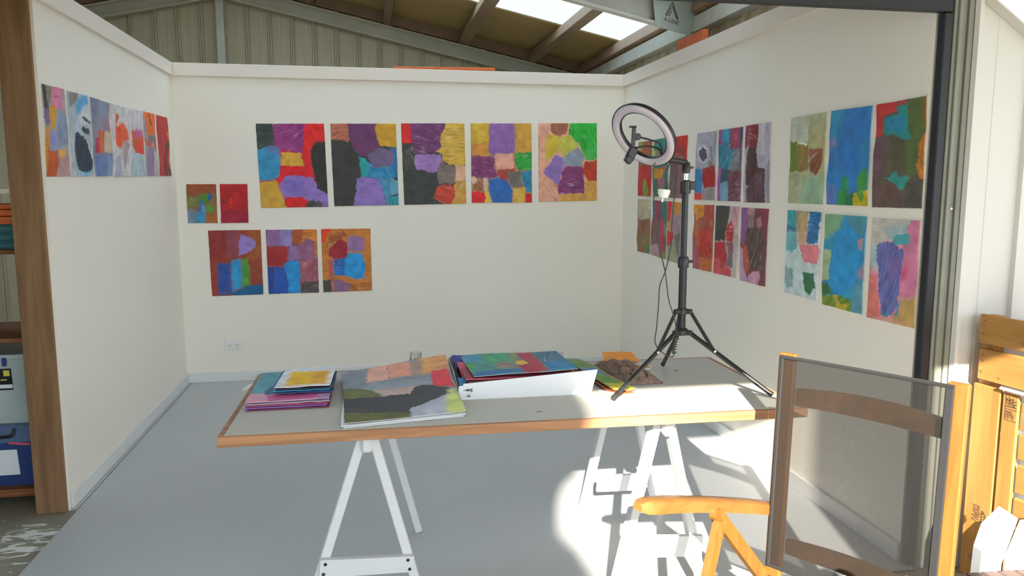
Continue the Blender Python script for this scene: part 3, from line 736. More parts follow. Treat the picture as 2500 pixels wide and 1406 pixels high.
# roof: corrugated sheets
ceil = struct('ceiling', MB().beam((RX, -3.6, 3.63), (RX, 2.1, 3.63), 0.3, 0.01), M_ROOF, 'low pitched shed roof on brown purlins')
YB = [-3.62, -2.98, -2.22, -1.46, -0.70, 0.06, 0.70, 1.46, 2.30]
for side in (1, -1):
    for i in range(8):
        y0, y1 = YB[i], YB[i+1]; n = max(8, int((y1-y0)/0.076*6)); vs = []
        xa, xb = RX+side*0.02, RX+side*3.84
        for k in range(n+1):
            y = y0+(y1-y0)*k/n; d = 0.008*math.sin(2*math.pi*(y-0.06)/0.076)
            for x in (xa, xb):
                for dz in (0.0, 0.002): vs.append((x, y, rz(x, 3.592)+d+dz))
        fs = []
        for k in range(n):
            a = 4*k; b = a+4; fs += [(a, b, b+2, a+2), (a+1, a+3, b+3, b+1)]
        sky = (side == 1 and i == 5) or i in (2, 4)  # only one is a seen skylight; the others are added to brighten the room
        o = obj('skylight_or_fill_sheet' if sky else 'roof_sheet', MB().add(vs, fs), M_SKYL if sky else M_ROOF, ceil, True, fix=False)
        if sky: o['label'] = 'translucent white corrugated roof sheet; unseen ones added to light the room'
# steel rafters (C section) and posts
def rafter(name, y, zb, web, xa, xb, label, m=M_RAFT, fl=0.06):
    mb = MB(); d = Vector((xb-xa, 0, rz(xb, 0)-rz(xa, 0))).normalized(); p = Vector((xa, y, rz(xa, zb))); q = Vector((xb, y, rz(xb, zb)))
    up = Vector((-d.z, 0, d.x)); up = up if up.z > 0 else -up
    mb.beam(p+up*web/2, q+up*web/2, 0.004, web, up)
    for h in (0.002, web-0.002): mb.beam(p+up*h+Vector((0, -fl/2, 0)), q+up*h+Vector((0, -fl/2, 0)), fl, 0.004, up)
    for h in (0.010, web-0.010): mb.beam(p+up*h+Vector((0, -fl, 0)), q+up*h+Vector((0, -fl, 0)), 0.003, 0.018, up)
    return struct(name, mb, m, label)
rafter('rafter', 2.0, 3.315, 0.140, RX+0.03, 3.70, 'galvanised channel rafter along the gable, sloping down behind the back wall')
rafter('rafter', 2.0, 3.315, 0.140, RX-0.03, -3.58, 'galvanised channel rafter along the gable above the seven narrow paintings')
r2 = rafter('rafter', -0.93, 3.325, 0.20, RX+0.03, 3.66, 'heavy galvanised rafter carrying the pressed bracket plate', M_GALV)
rafter('rafter', -0.93, 3.325, 0.20, RX-0.03, -3.58, 'heavy galvanised rafter over the storage side', M_GALV)
struct('trim_5', MB().box(0.000, 0.072, 1.93, 1.995, -0.012, 3.34), M_GALV, 'galvanised post in the middle of the gable')
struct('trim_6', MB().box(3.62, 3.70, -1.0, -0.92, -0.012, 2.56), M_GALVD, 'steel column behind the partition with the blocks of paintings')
struct('trim_7', MB().box(3.64, 3.725, -3.45, 2.0, 2.56, 2.665, 0.004), M_GALV, 'galvanised eave beam over the side cladding')
for x, wd in ((0.9, 0.08), (1.64, 0.075), (2.41, 0.11), (3.13, 0.085), (3.66, 0.08), (-0.75, 0.08), (-1.6, 0.08), (-2.5, 0.08), (-3.3, 0.08), (0.10, 0.06)):
    z = rz(x, 3.46+0.055)
    sg = 1 if x > RX else -1; up = Vector((SL*sg, 0, 1)).normalized()
    struct('purlin', MB().beam((x, -3.55, z), (x, 2.03, z), wd, 0.10, up, 0.004), M_PURLIN, 'brown roof purlin running towards the gable')
# pressed bracket plate with its mark
yb = -0.999
def onr(x, h): return Vector((x, yb, rz(x, 3.325)+h))
bp = obj('bracket_plate', MB().prism([onr(3.36, -0.012), onr(3.62, -0.02), onr(3.68, 0.10), onr(3.68, 0.26), onr(3.33, 0.24)], (0, 0.006, 0)), mat('pressed green-grey steel', (0.40, 0.46, 0.42), 0.4, 0.4, var=0.1), r2)
lg = MB()
cx, cz = 3.475, rz(3.475, 3.325)+0.118
def bar(x0, z0, x1, z1, wd=0.005): lg.beam((cx+x0, yb-0.002, cz+z0), (cx+x1, yb-0.002, cz+z1), wd, 0.003, (0, 1, 0))
bar(-0.044, -0.035, 0.004, 0.05); bar(-0.034, -0.04, -0.005, 0.012); bar(0.004, 0.05, 0.046, -0.062); bar(0.002, 0.028, 0.036, -0.056); bar(-0.044, -0.035, -0.034, -0.04); bar(0.036, -0.056, 0.046, -0.062); bar(-0.020, -0.042, -0.002, -0.008)
obj('logo', lg, M_STAMP, r2)
an = math.atan(0.26)
obj('lettering', text_mesh('A-LINE', 0.037, frame((math.cos(an), 0, -math.sin(an)), (math.sin(an), 0, math.cos(an)), (0, -1, 0), (cx-0.002, yb-0.002, cz-0.075))), M_STAMP, r2)
struct('trim_11', MB().beam((RX, 2.03, rz(RX, 3.535)), (3.72, 2.03, rz(3.72, 3.535)), 0.06, 0.10, (SL, 0, 1)).beam((RX, 2.03, rz(RX, 3.535)), (-3.6, 2.03, rz(-3.6, 3.535)), 0.06, 0.10, (-SL, 0, 1)), M_PURLIN, 'dark strip added for the shade between the gable rafter and the roof')  # dark strip put in to paint the shade above the gable rafter
# ------------- doorway frame
struct('trim_8', MB().box(-0.30, 3.52, -3.60, -3.565, 2.132, 2.185, 0.003), M_DARK, 'dark rubber seal under the door head')
struct('lintel', MB().box(-0.30, 3.60, -3.605, -3.565, 2.19, 2.36, 0.004), M_BROWNSTEEL, 'brown door head track above the opening')
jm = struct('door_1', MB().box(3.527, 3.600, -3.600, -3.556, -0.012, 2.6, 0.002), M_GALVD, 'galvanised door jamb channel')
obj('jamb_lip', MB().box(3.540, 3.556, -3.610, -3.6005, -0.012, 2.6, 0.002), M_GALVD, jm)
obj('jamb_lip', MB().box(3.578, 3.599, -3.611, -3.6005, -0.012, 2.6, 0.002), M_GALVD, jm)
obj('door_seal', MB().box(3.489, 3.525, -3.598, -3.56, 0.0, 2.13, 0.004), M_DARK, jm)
obj('jamb_bolt', MB().lathe([(0.006, 0), (0.006, 0.003), (0.003, 0.005)], (3.56, -3.61, 1.42), Matrix.Rotation(math.pi/2, 3, 'X'), 8), M_CHROME, jm)
# white clad wall beside the doorway, raked at the top
def rake(x): return max(1.75, 2.19-0.66*(x-3.61)) if x > 3.61 else 2.75
wf = None
xs = 3.600; k = 0
for wdt in (0.235, 0.235, 0.235, 0.235, 0.235, 0.235, 0.235):
    prof = [(0, 0.0), (0.006, 0.018), (0.022, 0.018), (0.030, 0.0), (0.10, 0.0), (0.103, 0.002), (0.13, 0.002), (0.133, 0), (wdt, 0.0)]
    vs = []
    for t, d in prof:
        for zz in (-0.012, rake(xs+t)): vs += [(xs+t, -3.612-d, zz), (xs+t, -3.606, zz)]
    fs = []
    for j in range(len(prof)-1):
        a = 4*j; b = a+4; fs += [(a, b, b+2, a+2), (a+1, a+3, b+3, b+1), (a+2, b+2, b+3, a+3)]
    mb = MB().add(vs, fs)
    if wf is None: wf = struct('wall_front_side', mb, M_WHITESTEEL, 'white ribbed steel wall beside the doorway')
    else: obj('cladding_panel', mb, M_WHITESTEEL, wf)
    xs += wdt
struct('trim_10', MB().beam((3.60, -3.64, 2.19), (4.30, -3.64, 1.735), 0.05, 0.006, (0.55, 0, 0.83)), M_WHITESTEEL, 'white capping on the raked top of the steel wall')
# verandah roof behind the photographer (its edge shades the tabletop) and garden beyond
struct('verandah_roof', MB().prism([(-4.0, -3.61, 2.44), (-4.0, -6.62, 2.28), (-4.0, -6.62, 2.34), (-4.0, -3.61, 2.50)], (10.5, 0, 0)), M_WHITESTEEL)
struct('verandah_post', MB().box(2.590, 2.795, -6.62, -6.50, -0.012, 2.28, 0.004), M_WHITESTEEL)
HE = ((-0.01, 0.16), (3.6, 0.15), (4.05, 0.15), (4.19, 0.11), (4.29, 0.055), (4.36, -0.02), (4.42, -0.045), (4.55, -0.05), (4.65, -0.025), (4.72, 0.05), (4.81, 0.064), (4.95, 0.03), (5.3, -0.1), (5.6, -0.4), (5.8, -1.0))
def hedge_edge(z): return float(np.interp(z, [a for a, _ in HE], [c for _, c in HE]))
mbh = MB(); rr = random.Random(3)
for i in range(330):
    z = rr.uniform(0.1, 6.2); x = -7.0+rr.random()*7.0+0.02; y = -12.2+rr.uniform(-0.3, 0.3); s = rr.uniform(0.25, 0.5)
    x = min(x, hedge_edge(z)-s*1.13-0.03)
    bm = bmesh.new(); bmesh.ops.create_icosphere(bm, subdivisions=2, radius=s)
    for v in bm.verts: v.co *= rr.uniform(0.75, 1.12)
    bm.verts.index_update(); mbh.add([v.co+Vector((x, y, z)) for v in bm.verts], [[v.index for v in f.verts] for f in bm.faces]); bm.free()
mbh.prism([(-7.2, -12.05, -0.01)]+[(e, -12.05, z) for z, e in HE]+[(-7.2, -12.05, 5.9)], (0, 0.08, 0)); mbh.box(-7.2, -0.5, -12.45, -12.06, -0.01, 5.4)
hd = obj('garden_hedge', mbh, mat('hedge leaves', (0.05, 0.09, 0.03), 0.7, var=0.4, scale=9), None, fix=False)
tag(hd, 'tall green garden hedge across the yard from the doorway', 'hedge', kind='stuff')

# ================================================================== PAINTINGS ON THE WALLS
LAB = {
'L1': ('narrow painting of black, pink and ochre patches beside the raw pine board', 0), 'L2': ('narrow painting of a big navy oval under a pale blue arc', 0),
'L3': ('narrow grey-mauve painting with a beige and orange block above blue', 0), 'L4': ('narrow pale painting with an orange-red splash and a thin brown drip', 0),
'L5': ('narrow pale painting with one red and magenta wedge', 0), 'L6': ('narrow painting with a thick orange top over mauve', 0), 'L7': ('narrow red painting closest to the room corner', 0),
'P1': ('large painting with a black oval at its side, red top and lavender foot', 1), 'P2': ('large painting half black, with purple, ochre and teal', 1), 'P3': ('large painting with yellow side, purple top and charcoal bottom', 1),
'P4': ('large patchwork painting with a violet block and a blue patch at its foot', 1), 'P5': ('large pink-edged painting with a bright green corner', 1),
'S1': ('small brown painting with green and blue blocks', 1), 'S2': ('small plain red painting with one dark square', 1),
'M1': ('medium brown-red painting with a lavender fan above blue and green stripes', 1), 'M2': ('medium painting of mauve, red and blue blocks, between two others', 1), 'M3': ('medium orange painting with crimson and bright blue blocks', 1),
'A1': ('narrow red painting with an olive top and a green leaf shape', 2), 'A2': ('narrow teal, green and orange painting seen through the ring light', 2), 'A3': ('narrow painting of red over brown behind the stand head', 2),
'A4': ('narrow painting of beige over brown, below the red one with the green leaf shape', 2), 'A5': ('narrow plum, teal and brown painting crossed by the black cable', 2), 'A6': ('narrow painting of red, orange and mauve patches just behind the stand pole', 2),
'B1': ('narrow grey painting with a dark blot above blue and red blocks', 2), 'B2': ('narrow painting of blue and teal strokes on plum', 2), 'B3': ('narrow painting of a dark maroon column on pale grey', 2),
'B4': ('narrow rust painting with an orange corner', 2), 'B5': ('narrow painting of a black-green block over red with a pale border', 2), 'B6': ('narrow mauve painting with a large dark brown mass', 2),
'C1': ('pale olive painting with a green and brown band across the middle', 2), 'C2': ('plain bright blue painting with green and yellow at its foot', 2), 'C3': ('dark brown-green painting with a teal star and a red corner, by the door jamb', 2),
'C4': ('pale blue-grey painting with teal, pink and two round spots', 2), 'C5': ('painting of a bright blue oval over green and yellow', 2), 'C6': ('pink painting with a purple-blue figure shape, lowest beside the door jamb', 2)}
GRP = ('narrow paintings on the partition by the pine board', 'paintings on the back wall', 'paintings in three blocks of six')
NRM = ((1, 0, 0), (0, -1, 0), (-1, 0, 0))
for k, (lb, g) in LAB.items():
    painted_sheet('painting', k, PAINT[k][0][1], NRM[g], lb, GRP[g], wav=0.010 if g != 1 else 0.004)

# ================================================================== POWER OUTLET
po = thing('power_outlet', 'white double power outlet low on the back wall', 'outlet', (0.352, 0, 0.288))
obj('face_plate', MB().box(0.290, 0.413, -0.010, -0.0005, 0.249, 0.329, 0.003), M_WPLAST, po)
for dx in (-0.026, 0.028):
    obj('switch', MB().box(0.352+dx-0.008, 0.352+dx+0.008, -0.0145, -0.0102, 0.302, 0.318, 0.002), M_WPLAST, po)
    pins = MB()
    for ax, az, rt in ((-0.008, 0.284, 0.5), (0.008, 0.284, -0.5), (0, 0.266, 0)):
        pins.obox((0.352+dx+ax, -0.0106, az), (0.003, 0.001, 0.010), Matrix.Rotation(rt, 3, 'Y'))
    obj('socket_slots', pins, M_DARK, po)

# ================================================================== TABLE
TZ = 0.75; TC = Vector((1.917, -3.407, 0)); TA = math.radians(-1.05)
RT = Matrix.Rotation(TA, 3, 'Z')
def tb(x, y, z): return TC+RT @ Vector((x, y, 0))+Vector((0, 0, z))
hx, hy = 0.966, 0.408
tt = thing('worktable_top', 'grey topped work table panel with a timber edge, lying on two white trestles', 'table', (TC.x, TC.y, 0.718))
obj('top_panel', MB().obox(tb(0, 0, TZ-0.0165), (2*hx-0.034, 2*hy-0.034, 0.033), RT, 0.001), M_TOP, tt)
for sx, sy in ((0, -1), (0, 1), (-1, 0), (1, 0)):
    if sy: ctr = tb(0, sy*(hy-0.0085), TZ-0.0165); sz = (2*hx, 0.0168, 0.032)
    else: ctr = tb(sx*(hx-0.0085), 0, TZ-0.0165); sz = (0.0168, 2*hy-0.034, 0.032)
    obj('edge_strip', MB().obox(ctr, sz, RT, 0.0015), M_EDGE, tt)
sp = MB()
for px_, py_, s_ in ((-0.42, -0.23, 0.012), (-0.35, -0.31, 0.010), (-0.48, -0.20, 0.006), (0.05, -0.30, 0.012), (-0.20, -0.25, 0.010), (0.72, 0.18, 0.015), (0.30, -0.33, 0.005), (-0.72, 0.30, 0.008), (0.60, -0.1, 0.006)):
    sp.obox(tb(px_, py_, TZ+0.0003), (s_*1.8, s_*0.5, 0.0004), Matrix.Rotation(px_*5, 3, 'Z'))
obj('paint_speck', sp, M_STAMP, tt)['kind'] = 'stuff'
def trestle(label, beam_p, beam_q, legs, boards, bolts):
    t = thing('trestle', label, 'trestle', ((beam_p[0]+beam_q[0])/2, (beam_p[1]+beam_q[1])/2, 0), 'trestles under the work table')
    obj('top_rail', MB().beam(beam_p, beam_q, 0.032, 0.06, c=0.006), M_TREST, t)
    for a, b in legs:
        obj('leg', MB().beam(a, b, 0.030, 0.048, (0, 1, 0), 0.003), M_TREST, t)
    for bx0, bx1, by, z0, z1, z2, z3 in boards:
        bd = obj('spreader_board', MB().prism([(bx0, by-0.009, z0), (bx1, by-0.009, z1), (bx1+0.004, by-0.009, z2), (bx0-0.004+0.01, by-0.009, z3)], (0, 0.018, 0)), M_TREST, t)
    if bolts:
        for x, y, z in bolts: obj('bolt', MB().lathe([(0.0055, 0), (0.0055, 0.002), (0.003, 0.003)], (x, y, z), Matrix.Rotation(math.pi/2, 3, 'X'), 8), M_DARK, t)
    return t
RZ = 0.684
trestle('white trestle with a bolted spreader board, under the two paper stacks', (1.388, -3.745, RZ), (1.40, -2.90, RZ),
    [((1.374, -3.70, 0.698), (1.150, -3.70, 0.0)), ((1.408, -3.70, 0.698), (1.585, -3.70, 0.0)), ((1.416, -2.92, 0.698), (1.595, -2.92, 0.0))],
    [(1.226, 1.528, -3.735, 0.245, 0.238, 0.292, 0.305)], [(1.247, -3.744, 0.290), (1.240, -3.744, 0.257), (1.512, -3.744, 0.281), (1.517, -3.744, 0.249)])
trestle('white trestle under the tripod end of the table, partly in sun', (2.40, -3.765, RZ), (2.52, -2.90, RZ),
    [((2.380, -3.70, 0.698), (2.220, -3.70, 0.0)), ((2.423, -3.70, 0.698), (2.585, -3.70, 0.0)), ((2.492, -2.92, 0.698), (2.332, -2.92, 0.0)), ((2.543, -2.92, 0.698), (2.70, -2.92, 0.0))],
    [(2.266, 2.545, -3.735, 0.218, 0.200, 0.275, 0.295), (2.395, 2.61, -2.955, 0.135, 0.128, 0.203, 0.208)], None)

# ------------- things on the table
UP = (0, 0, 1)
def plain_sheet(name, corners, m, label, cat, group, thick=0.0015, n=8, wav=0.002, seed=1, parent=None):
    TL, TR, BR, BL = [Vector(c) for c in corners]; vs = []; r = np.random.RandomState(seed).rand(n+1, n+1)
    for j in range(n+1):
        for i in range(n+1):
            u = i/n; v = j/n; p = TL*(1-u)*(1-v)+TR*u*(1-v)+BR*u*v+BL*(1-u)*v
            e = 0.003*(r[j, i]-0.5) if i in (0, n) or j in (0, n) else 0
            vs.append(p+Vector((e, e*0.8, thick+wav*r[i, j])))
    k = len(vs); vs += [Vector((v.x, v.y, v.z-thick)) for v in vs]
    idx = lambda i, j: j*(n+1)+i
    fs = []
    for j in range(n):
        for i in range(n):
            q = [idx(i, j), idx(i+1, j), idx(i+1, j+1), idx(i, j+1)]; fs += [q, [a+k for a in q[::-1]]]
    ring = [idx(i, 0) for i in range(n)]+[idx(n, j) for j in range(n)]+[idx(i, n) for i in range(n, 0, -1)]+[idx(0, j) for j in range(n, 0, -1)]
    fs += [[ring[a], ring[(a+1) % len(ring)], ring[(a+1) % len(ring)]+k, ring[a]+k] for a in range(len(ring))]
    o = obj(name, MB().add(vs, fs), m, parent, True)
    if label:
        c = sum(vs, Vector())/len(vs); o.data.transform(Matrix.Translation(-c)); o.location = c; tag(o, label, cat, group)
    return o
def pm(name, h): return mat(name, hexc(h, GAIN), 0.5, var=0.25, scale=18)
def quad(x0, y0, x1, y1, z, dz=(0, 0, 0, 0), rot=0.0):
    c = Vector(((x0+x1)/2, (y0+y1)/2, 0)); R_ = Matrix.Rotation(rot, 3, 'Z')
    return [c+R_ @ Vector((x-c.x, y-c.y, 0))+Vector((0, 0, z+d)) for (x, y), d in zip(((x0, y1), (x1, y1), (x1, y0), (x0, y0)), dz)]
# stack A (pink, teal, purple) near the table end
G1 = 'paintings stacked at the end of the table'
stack = [('7a3050', 'crimson', 0.00, 0.004), ('8a6ab0', 'purple', 0.01, -0.006), ('b04a70', 'magenta', -0.012, 0.004), ('b0a0b8', 'pale mauve', 0.008, 0.002)]
for i, (h, nm, r, ox) in enumerate(stack):
    plain_sheet('painted_sheet', quad(0.988+ox, -3.530+0.004*i, 1.258+ox, -3.105, TZ+0.001+0.0055*i, (0.001, 0.003, 0, 0), r), pm(nm+' paint', h), nm+' painted paper sheet, layer %s of the pink and teal stack' % ('one (lowest)', 'two', 'three', 'four')[i], 'painting', G1, 0.003, seed=i+2)
painted_sheet('painted_sheet', 'T2', [(0.985, -3.10, TZ+0.027), (1.262, -3.085, TZ+0.032), (1.262, -3.505, TZ+0.0265), (0.985, -3.515, TZ+0.0255)], UP, 'teal and pink painted sheet topping the stack at the table end', G1, 0.003, 0.0025, 0.0, (0.6, 0.4, 0.5))
for i, (h, nm, ox) in enumerate((('2f4a78', 'navy', 0.006), ('2f86ac', 'turquoise', -0.006), ('3a3440', 'charcoal', 0.004))):
    plain_sheet('painted_sheet', quad(1.072+ox, -3.450+0.004*i, 1.268+ox, -3.165, TZ+0.0345+0.0058*i, (0, 0, 0, 0), 0.0), pm(nm+' paint', h), nm+' painted paper sheet under the small yellow painting', 'painting', 'small sheets under the yellow painting', 0.003, seed=i+12)
painted_sheet('painted_sheet', 'T3', [(1.084, -3.178, TZ+0.0555), (1.276, -3.166, TZ+0.062), (1.262, -3.436, TZ+0.0555), (1.074, -3.447, TZ+0.0555)], UP, 'small white sheet with a yellow rectangle painted on it', 'small sheets under the yellow painting', 0.003, 0.002, 0.0, (0.8, 0.8, 0.84))
# big grey, black and pink painting on white sheets
plain_sheet('paper_sheet', [(1.300, -3.15, TZ+0.010), (1.700, -3.12, TZ+0.060), (1.704, -3.722, TZ+0.001), (1.318, -3.778, TZ+0.001)], M_PAPER, 'white paper sheet sticking out at the front below the black and pink painting', 'paper', 'white sheets under the large painting', 0.002, wav=0.001, seed=31)
plain_sheet('paper_sheet', [(1.305, -3.15, TZ+0.018), (1.702, -3.12, TZ+0.066), (1.710, -3.716, TZ+0.0045), (1.310, -3.774, TZ+0.0045)], M_PAPER, 'white paper sheet directly beneath the black and pink painting', 'paper', 'white sheets under the large painting', 0.002, wav=0.001, seed=32)
painted_sheet('painted_sheet', 'T1', [(1.292, -3.150, TZ+0.026), (1.702, -3.110, TZ+0.078), (1.713, -3.700, TZ+0.0115), (1.322, -3.760, TZ+0.009)], UP, 'large grey, black and pink painting lying flat with one raised corner', None, 0.004, 0.002, 0.0, (0.8, 0.82, 0.86))
# glass jar
jr = thing('glass_jar', 'open glass jar with yellow liquid behind the large painting', 'jar', (1.587, -3.046, TZ))
obj('jar_glass', MB().lathe([(0.001, 0.001), (0.024, 0.001), (0.027, 0.004), (0.0275, 0.050), (0.024, 0.056), (0.0245, 0.058), (0.0255, 0.061), (0.0245, 0.064), (0.0258, 0.067), (0.0245, 0.070), (0.0255, 0.073), (0.024, 0.076), (0.0235, 0.076), (0.023, 0.056), (0.0262, 0.050), (0.0255, 0.005), (0.001, 0.004)], (1.587, -3.046, TZ), n=28), M_GLASS, jr, True)
obj('liquid', MB().lathe([(0.001, 0.005), (0.0252, 0.006), (0.0258, 0.0485), (0.001, 0.0485)], (1.587, -3.046, TZ), n=28), M_LIQUID, jr, True)
# carton of paintings
cb = thing('carton_tray', 'shallow white carton full of painted sheets, open at the top', 'box', (1.955, -3.36, TZ))
cn = [Vector((1.712, -3.517, TZ)), Vector((2.190, -3.522, TZ)), Vector((2.185, -3.150, TZ)), Vector((1.715, -3.150, TZ))]
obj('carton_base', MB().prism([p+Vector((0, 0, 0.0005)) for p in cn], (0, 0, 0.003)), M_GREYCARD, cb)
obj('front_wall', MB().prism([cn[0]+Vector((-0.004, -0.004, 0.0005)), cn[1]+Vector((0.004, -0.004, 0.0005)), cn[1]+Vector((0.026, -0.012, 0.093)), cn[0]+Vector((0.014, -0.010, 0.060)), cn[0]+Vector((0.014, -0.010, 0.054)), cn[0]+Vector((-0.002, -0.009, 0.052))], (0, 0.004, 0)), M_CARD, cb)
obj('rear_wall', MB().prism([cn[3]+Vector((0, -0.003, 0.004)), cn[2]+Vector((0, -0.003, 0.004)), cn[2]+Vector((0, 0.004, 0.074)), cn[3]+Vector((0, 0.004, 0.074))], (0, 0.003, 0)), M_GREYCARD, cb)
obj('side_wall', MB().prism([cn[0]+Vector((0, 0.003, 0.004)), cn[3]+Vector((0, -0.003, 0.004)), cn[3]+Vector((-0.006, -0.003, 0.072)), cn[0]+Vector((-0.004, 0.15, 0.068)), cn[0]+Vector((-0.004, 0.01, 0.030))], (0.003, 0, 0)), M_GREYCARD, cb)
mk = MB(); R0 = random.Random(4)
for i, (dx, dz, w_, h_) in enumerate(((0.021, 0.036, 0.003, 0.003), (0.025, 0.036, 0.002, 0.004), (0.028, 0.036, 0.004, 0.007), (0.033, 0.036, 0.002, 0.008), (0.038, 0.036, 0.0025, 0.009), (0.044, 0.035, 0.003, 0.012), (0.030, 0.014, 0.004, 0.005), (0.036, 0.014, 0.005, 0.004), (0.034, 0.022, 0.004, 0.0015), (0.016, 0.035, 0.003, 0.0015))):
    mk.box(1.712+dx-w_/2, 1.712+dx+w_/2, -3.5274, -3.5255, TZ+dz-h_/2+0.001, TZ+dz+h_/2+0.001)
obj('printed_marks', mk, M_DARK, cb)
G2 = 'sheets inside the white carton'
for i, (h, nm) in enumerate((('cfd6e0', 'white'), ('3a4a5a', 'slate'), ('2f5a9a', 'royal blue'), ('4a3a34', 'dark brown'), ('8a3a44', 'maroon'), ('5a4a48', 'umber'), ('9a3a4a', 'wine red'))):
    plain_sheet('painted_sheet', quad(1.738+0.004*(i % 3), -3.506+0.003*(i % 2)-0.0*i, 2.150+0.004*(i % 2), -3.165, TZ+0.006+0.0098*i, (0.0, 0.0, 0.0, 0.0), 0), pm(nm+' paint', h), nm+' painted sheet inside the white carton, below the blue-green top one', 'painting', G2, 0.0062, wav=0.003, seed=40+i)
painted_sheet('painted_sheet', 'T4', [(1.752, -3.170, TZ+0.084), (2.146, -3.178, TZ+0.088), (2.150, -3.505, TZ+0.090), (1.768, -3.505, TZ+0.080)], UP, 'blue, green and crimson painting on top of the white carton', G2, 0.004, 0.002, 0.0)
# curled sheets at the open side of the carton
G3 = 'loose sheets standing in the carton side'
for i, (h, nm, y0, y1, z1, x0) in enumerate((('27348a', 'ultramarine', -3.26, -3.18, 0.083, 1.732), ('c04050', 'red and pink', -3.42, -3.28, 0.078, 1.742), ('2f86b8', 'sky blue', -3.505, -3.44, 0.055, 1.728))):
    plain_sheet('paper_scrap', [(x0-0.012, y1, TZ+z1+0.004), (x0+0.032, y1, TZ+z1+0.001), (x0+0.040, y0, TZ+z1-0.012), (x0-0.004, y0, TZ+z1-0.03)], pm(nm+' scrap paint', h), nm+' painted scrap curling out of the side of the carton', 'paper', G3, 0.0015, seed=60+i)
# green painting, crumpled paper, orange sheet, palette lid, yellow strips
painted_sheet('painted_sheet', 'T5', [(2.205, -3.075, TZ+0.030), (2.292, -3.085, TZ+0.022), (2.372, -3.515, TZ+0.006), (2.278, -3.535, TZ+0.010)], UP, 'long olive painting curling beside the carton, sunlight on its tip coloured in yellow', None, 0.006, 0.002, 0.0)
plain_sheet('painted_sheet', [(2.213, -3.10, TZ+0.020), (2.27, -3.11, TZ+0.014), (2.352, -3.545, TZ+0.001), (2.262, -3.555, TZ+0.002)], pm('rust paint', 'a0522c'), 'rust red painted sheet under the long olive one', 'painting', None, 0.002, seed=71)
plain_sheet('painted_sheet', [(2.395, -3.010, TZ+0.038), (2.530, -3.005, TZ+0.032), (2.540, -3.075, TZ+0.004), (2.385, -3.070, TZ+0.012)], pm('orange paint', 'd98a2c'), 'bright orange painted sheet behind the crumpled brown paper', 'painting', None, 0.0015, seed=72)
nn = 26; vs = []; r = np.random.RandomState(5)
for j in range(nn+1):
    for i in range(nn+1):
        u = i/nn; v = j/nn
        bx = 2.335+0.145*u+0.030*(1-v)*0; by = -3.085-0.345*v
        bx += 0.028*v; env = max(0.0, (1-(2*u-1)**4)*(1-(2*v-1)**4))
        h = 0.008+0.034*env*(0.35+0.65*abs(math.sin(9*u+4*v)+0.4*math.sin(23*v+3*u))*abs(math.cos(11*v-6*u)))+0.010*r.rand()*env
        vs.append((bx+0.008*(r.rand()-0.5), by+0.010*(r.rand()-0.5), TZ+h))
k = len(vs); vs += [(a, b, TZ+0.001) for a, b, c in vs]
fs = []
for j in range(nn):
    for i in range(nn):
        q = [j*(nn+1)+i, j*(nn+1)+i+1, (j+1)*(nn+1)+i+1, (j+1)*(nn+1)+i]; fs += [[q[0], q[1], q[2]], [q[0], q[2], q[3]], [a+k for a in q[::-1]]]
ring = [i for i in range(nn)]+[j*(nn+1)+nn for j in range(nn)]+[nn*(nn+1)+i for i in range(nn, 0, -1)]+[j*(nn+1) for j in range(nn, 0, -1)]
fs += [[ring[a], ring[(a+1) % len(ring)], ring[(a+1) % len(ring)]+k, ring[a]+k] for a in range(len(ring))]
tag(obj('crumpled_paper', MB().add(vs, fs), M_KRAFT), 'crumpled brown wrapping paper heaped beside the olive painting', 'paper')
pl = thing('palette_lid', 'small white lid smeared with orange and green paint, near the tripod foot', 'lid', (2.515, -3.175, TZ))
obj('lid', MB().lathe([(0.001, 0.001), (0.040, 0.001), (0.045, 0.011), (0.043, 0.011), (0.038, 0.004), (0.001, 0.004)], (2.515, -3.175, TZ), n=24), M_WPLAST, pl, True)
obj('paint_smear', MB().lathe([(0.001, 0.0045), (0.036, 0.0045), (0.030, 0.010), (0.012, 0.007), (0.001, 0.012)], (2.517, -3.172, TZ), n=20), pm('orange green smear', 'b8963c'), pl, True)
for i, (x0, y0, x1, y1, h) in enumerate(((2.212, -3.548, 2.272, -3.556, 'e0c890'), (2.214, -3.566, 2.270, -3.570, 'd8b060'), (2.225, -3.520, 2.262, -3.545, 'e8d8b0'))):
    tag(obj('pastel_stick', MB().beam((x0, y0, TZ+0.006), (x1, y1, TZ+0.006), 0.010, 0.011, c=0.002), pm('stick %d' % i, h)), ('cream pastel stick beside the carton corner', 'ochre pastel stick lying closest to the table front', 'pale yellow pastel stick leaning towards the olive painting')[i], 'pastel', 'pastel sticks by the carton')

# ================================================================== RING LIGHT ON TRIPOD
QX, QY = 2.548, -3.50
rl = thing('ring_light_stand', 'black tripod stand holding a white ring light on the table', 'ring light', (QX, QY, TZ))
def lat(prof, z0=0, n=18, m=M_BLACK, name='collar', x=QX, y=QY, par=None):
    return obj(name, MB().lathe(prof, (x, y, z0), n=n), m, par or rl, True)
lat([(0.0145, 0.955), (0.0145, 1.245), (0.0135, 1.245)], name='pole', m=M_BLACKM)
lat([(0.0115, 1.245), (0.0115, 1.50)], name='upper_pole', m=M_BLACKM)
lat([(0.019, 1.205), (0.020, 1.21), (0.020, 1.238), (0.016, 1.246)], name='clamp_collar')
lat([(0.015, 1.475), (0.019, 1.478), (0.019, 1.52), (0.014, 1.525)], name='clamp_collar')
for z in (1.228, 1.505):
    kb = obj('knob', MB().beam((QX+0.012, QY-0.004, z), (QX+0.034, QY-0.008, z), 0.012 if z < 1.4 else 0.026, 0.010 if z < 1.4 else 0.030, c=0.003), M_BLACK, rl)
lat([(0.009, 1.525), (0.009, 1.548), (0.012, 1.55)], name='spigot', m=M_CHROME)
